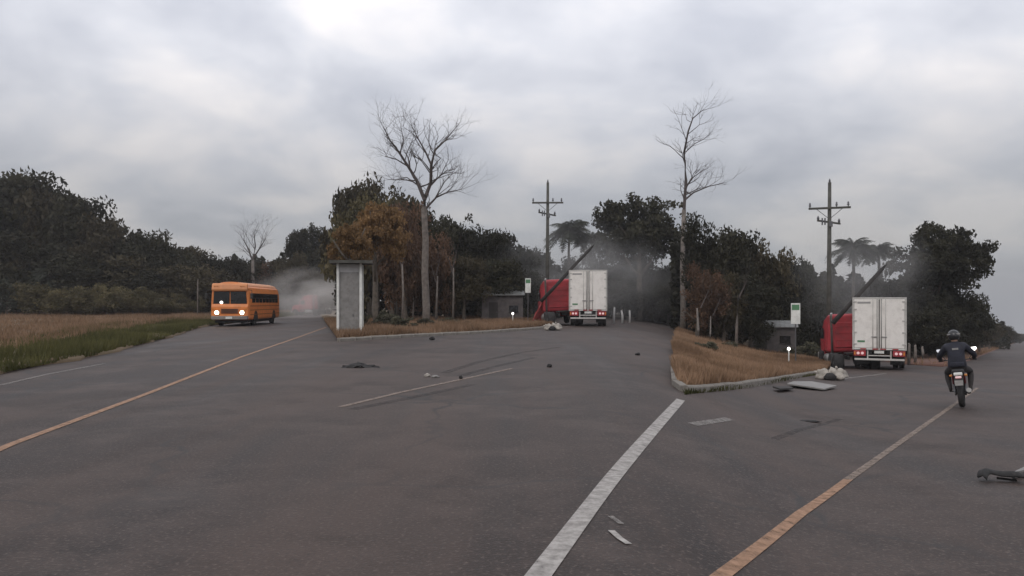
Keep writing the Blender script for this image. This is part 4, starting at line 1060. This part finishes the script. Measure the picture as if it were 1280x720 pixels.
MB().box((0, 1.08, .93), (.17, .13, .17)).build('headlamp_shell', 'black_metal', moto, bevel=.05)

# rider: one continuous skinned body
rider = empty('person', mp_ + hd_ * .30, 0, 'person in dark jacket and black helmet riding the motorcycle away', 'person')
rider.rotation_euler = moto.rotation_euler
V, E, R = [], [], []
def jv(p, r, par=None):
    V.append(p); R.append(r); i = len(V) - 1
    if par is not None: E.append((par, i))
    return i
pel = jv((0, .16, .94), (.18, .14))
sp1 = jv((0, .17, 1.10), (.185, .15), pel); sp2 = jv((0, .21, 1.26), (.20, .15), sp1); ch = jv((0, .25, 1.40), (.185, .13), sp2)
nk = jv((0, .28, 1.50), (.06, .06), ch); hd1 = jv((0, .315, 1.585), (.085, .09), nk); hd2 = jv((0, .325, 1.68), (.09, .10), hd1); jv((0, .32, 1.745), (.06, .065), hd2)
HANDS = {}
for s in (-1, 1):
    shd = jv((s * .19, .26, 1.41), (.092, .09), ch); el = jv((s * .36, .42, 1.20), (.068, .068), shd); fa = jv((s * .375, .60, 1.13), (.056, .056), el)
    wr = jv((s * .35, .735, 1.10), (.033, .03), fa); pm = jv((s * .345, .80, 1.095), (.036, .024), wr)
    for k in range(4):
        fx = s * (.305 + k * .024); L0 = (.036, .040, .038, .030)[k]
        a = jv((fx, .845, 1.095), (.0095, .0095), pm); b_ = jv((fx, .845 + L0 * .7, 1.075), (.009, .009), a); jv((fx, .835 + L0 * .3, 1.045), (.008, .008), b_)
    t1 = jv((s * .315, .785, 1.075), (.011, .011), wr); t2 = jv((s * .295, .815, 1.045), (.0095, .0095), t1); jv((s * .30, .85, 1.03), (.008, .008), t2)
    hp = jv((s * .11, .18, .90), (.115, .11), pel); kn = jv((s * .24, .62, .80), (.075, .075), hp); cf = jv((s * .235, .52, .60), (.068, .066), kn)
    an = jv((s * .21, .42, .43), (.043, .043), cf); hl = jv((s * .205, .40, .385), (.045, .04), an); jv((s * .215, .60, .375), (.042, .03), hl)
me = bpy.data.meshes.new('rider_body'); me.from_pydata(V, E, [])
tmp = bpy.data.objects.new('rider_body', me); col.objects.link(tmp)
sk = tmp.modifiers.new('skin', 'SKIN'); sk.use_smooth_shade = True
for i, r in enumerate(R): me.skin_vertices[0].data[i].radius = r
for i in range(len(R)): me.skin_vertices[0].data[i].use_root = (i == 0)
sb = tmp.modifiers.new('sub', 'SUBSURF'); sb.levels = 2; sb.render_levels = 2
dg = bpy.context.evaluated_depsgraph_get(); dg.update()
bm_ = bpy.data.meshes.new_from_object(tmp.evaluated_get(dg))
bpy.data.objects.remove(tmp); bpy.data.meshes.remove(me)
for k in ('jacket', 'trousers', 'skin', 'boot'): bm_.materials.append(MATS[k])
for p in bm_.polygons:
    c = p.center; p.use_smooth = True
    if c.y > .745 and c.z > 1.0: mi = 2
    elif c.z > 1.535: mi = 2
    elif c.z < .455: mi = 3
    elif c.z < .94 : mi = 1
    else: mi = 0
    p.material_index = mi
link('body', bm_, None, rider)
# helmet, jacket hem and collar
hm = bmesh.new(); bmesh.ops.create_uvsphere(hm, u_segments=28, v_segments=18, radius=1)
for v in hm.verts:
    v.co = Vector((v.co.x * .132, v.co.y * (.158 if v.co.y > 0 else .148), v.co.z * .142))
    if v.co.z < -.06: v.co.z = -.06 + (v.co.z + .06) * .75
hme = bpy.data.meshes.new('helmet'); hm.to_mesh(hme); hm.free()
hlm = link('helmet', hme, 'helmet_black', rider, loc=(0, .325, 1.665), smooth=True)
MB().prism([(-.10, -.055), (.10, -.055), (.105, .045), (-.105, .045)], .112, .15).build('visor', 'dark_glass', hlm, bevel=.012)
MB().lathe([(-.02, .137), (.0, .1405), (.02, .137)], (0, .002, .03), 'z', 28).build('helmet_stripe', 'panel_grey', hlm, smooth=True)
MB().lathe([(-.06, .185), (-.03, .196), (.03, .19), (.05, .18)], (0, 0, 0), 'z', 24).build('jacket_hem', 'jacket', rider, smooth=True, loc=(0, .165, 1.0)).scale = (1, .82, 1)
MB().box((0, .096, 1.36), (.13, .012, .045), (-.2, 0, 0)).build('jacket_print', 'panel_grey', rider)

# ------------------------------------------------------------------ haze and smoke
def volume_mat(name, color, density, fall=None, nscale=0.5):
    m = bpy.data.materials.new(name); m.use_nodes = True; MATS[name] = m
    t = m.node_tree; t.nodes.clear()
    out = t.nodes.new('ShaderNodeOutputMaterial'); v = t.nodes.new('ShaderNodeVolumePrincipled')
    v.inputs['Color'].default_value = color + (1,); v.inputs['Density'].default_value = density
    v.inputs['Anisotropy'].default_value = 0.2
    t.links.new(v.outputs[0], out.inputs['Volume'])
    if fall:
        tcn = t.nodes.new('ShaderNodeTexCoord')
        ln_ = t.nodes.new('ShaderNodeVectorMath'); ln_.operation = 'LENGTH'; t.links.new(tcn.outputs['Object'], ln_.inputs[0])
        mr = t.nodes.new('ShaderNodeMapRange'); mr.inputs['From Min'].default_value = 1.0; mr.inputs['From Max'].default_value = 0.15
        t.links.new(ln_.outputs['Value'], mr.inputs['Value'])
        nz = t.nodes.new('ShaderNodeTexNoise'); nz.inputs['Scale'].default_value = nscale; nz.inputs['Detail'].default_value = 3
        t.links.new(tcn.outputs['Object'], nz.inputs['Vector'])
        m2 = t.nodes.new('ShaderNodeMapRange'); m2.inputs['From Min'].default_value = .38; m2.inputs['From Max'].default_value = .68; m2.inputs['To Max'].default_value = density
        t.links.new(nz.outputs['Fac'], m2.inputs['Value'])
        mu = t.nodes.new('ShaderNodeMath'); mu.operation = 'MULTIPLY'; t.links.new(mr.outputs[0], mu.inputs[0]); t.links.new(m2.outputs[0], mu.inputs[1])
        t.links.new(mu.outputs[0], v.inputs['Density'])
    return m
volume_mat('haze', (0.86, 0.87, 0.90), 0.0004)
o = MB().box((0, 0, -4.0), (1240, 1240, 56)).build('haze', 'haze'); props(o, 'thin grey evening haze over the whole place', kind='stuff')
def smoke(loc, size, m, label):
    bm = bmesh.new(); bmesh.ops.create_icosphere(bm, subdivisions=3, radius=1)
    me = bpy.data.meshes.new('smoke'); bm.to_mesh(me); bm.free()
    o = link('smoke', me, m, loc=loc); o.scale = size; return props(o, label, kind='stuff')
volume_mat('dust_smoke', (0.92, 0.88, 0.85), 0.24, True, 2.2)
volume_mat('thin_smoke', (0.60, 0.59, 0.58), 0.07, True, 2.4)
volume_mat('grey_smoke', (0.66, 0.65, 0.64), 0.17, True, 2.4)
smoke(at(398, 84) + Vector((0, 0, 2.0)), (7.5, 10, 3.6), 'dust_smoke', 'pale dust cloud on the road behind the bus')
smoke(at(720, 68) + Vector((0, 0, 4.0)), (8.0, 6, 5.0), 'grey_smoke', 'grey smoke drifting over the farther cab and trailer')
smoke(at(800, 76) + Vector((0, 0, 3.5)), (8, 6, 4.5), 'thin_smoke', 'grey smoke in front of the trees right of the farther trailer')
smoke(at(1075, 56) + Vector((0, 0, 6.0)), (5.0, 5, 5.0), 'grey_smoke', 'thin grey smoke over the nearer cab and trailer')
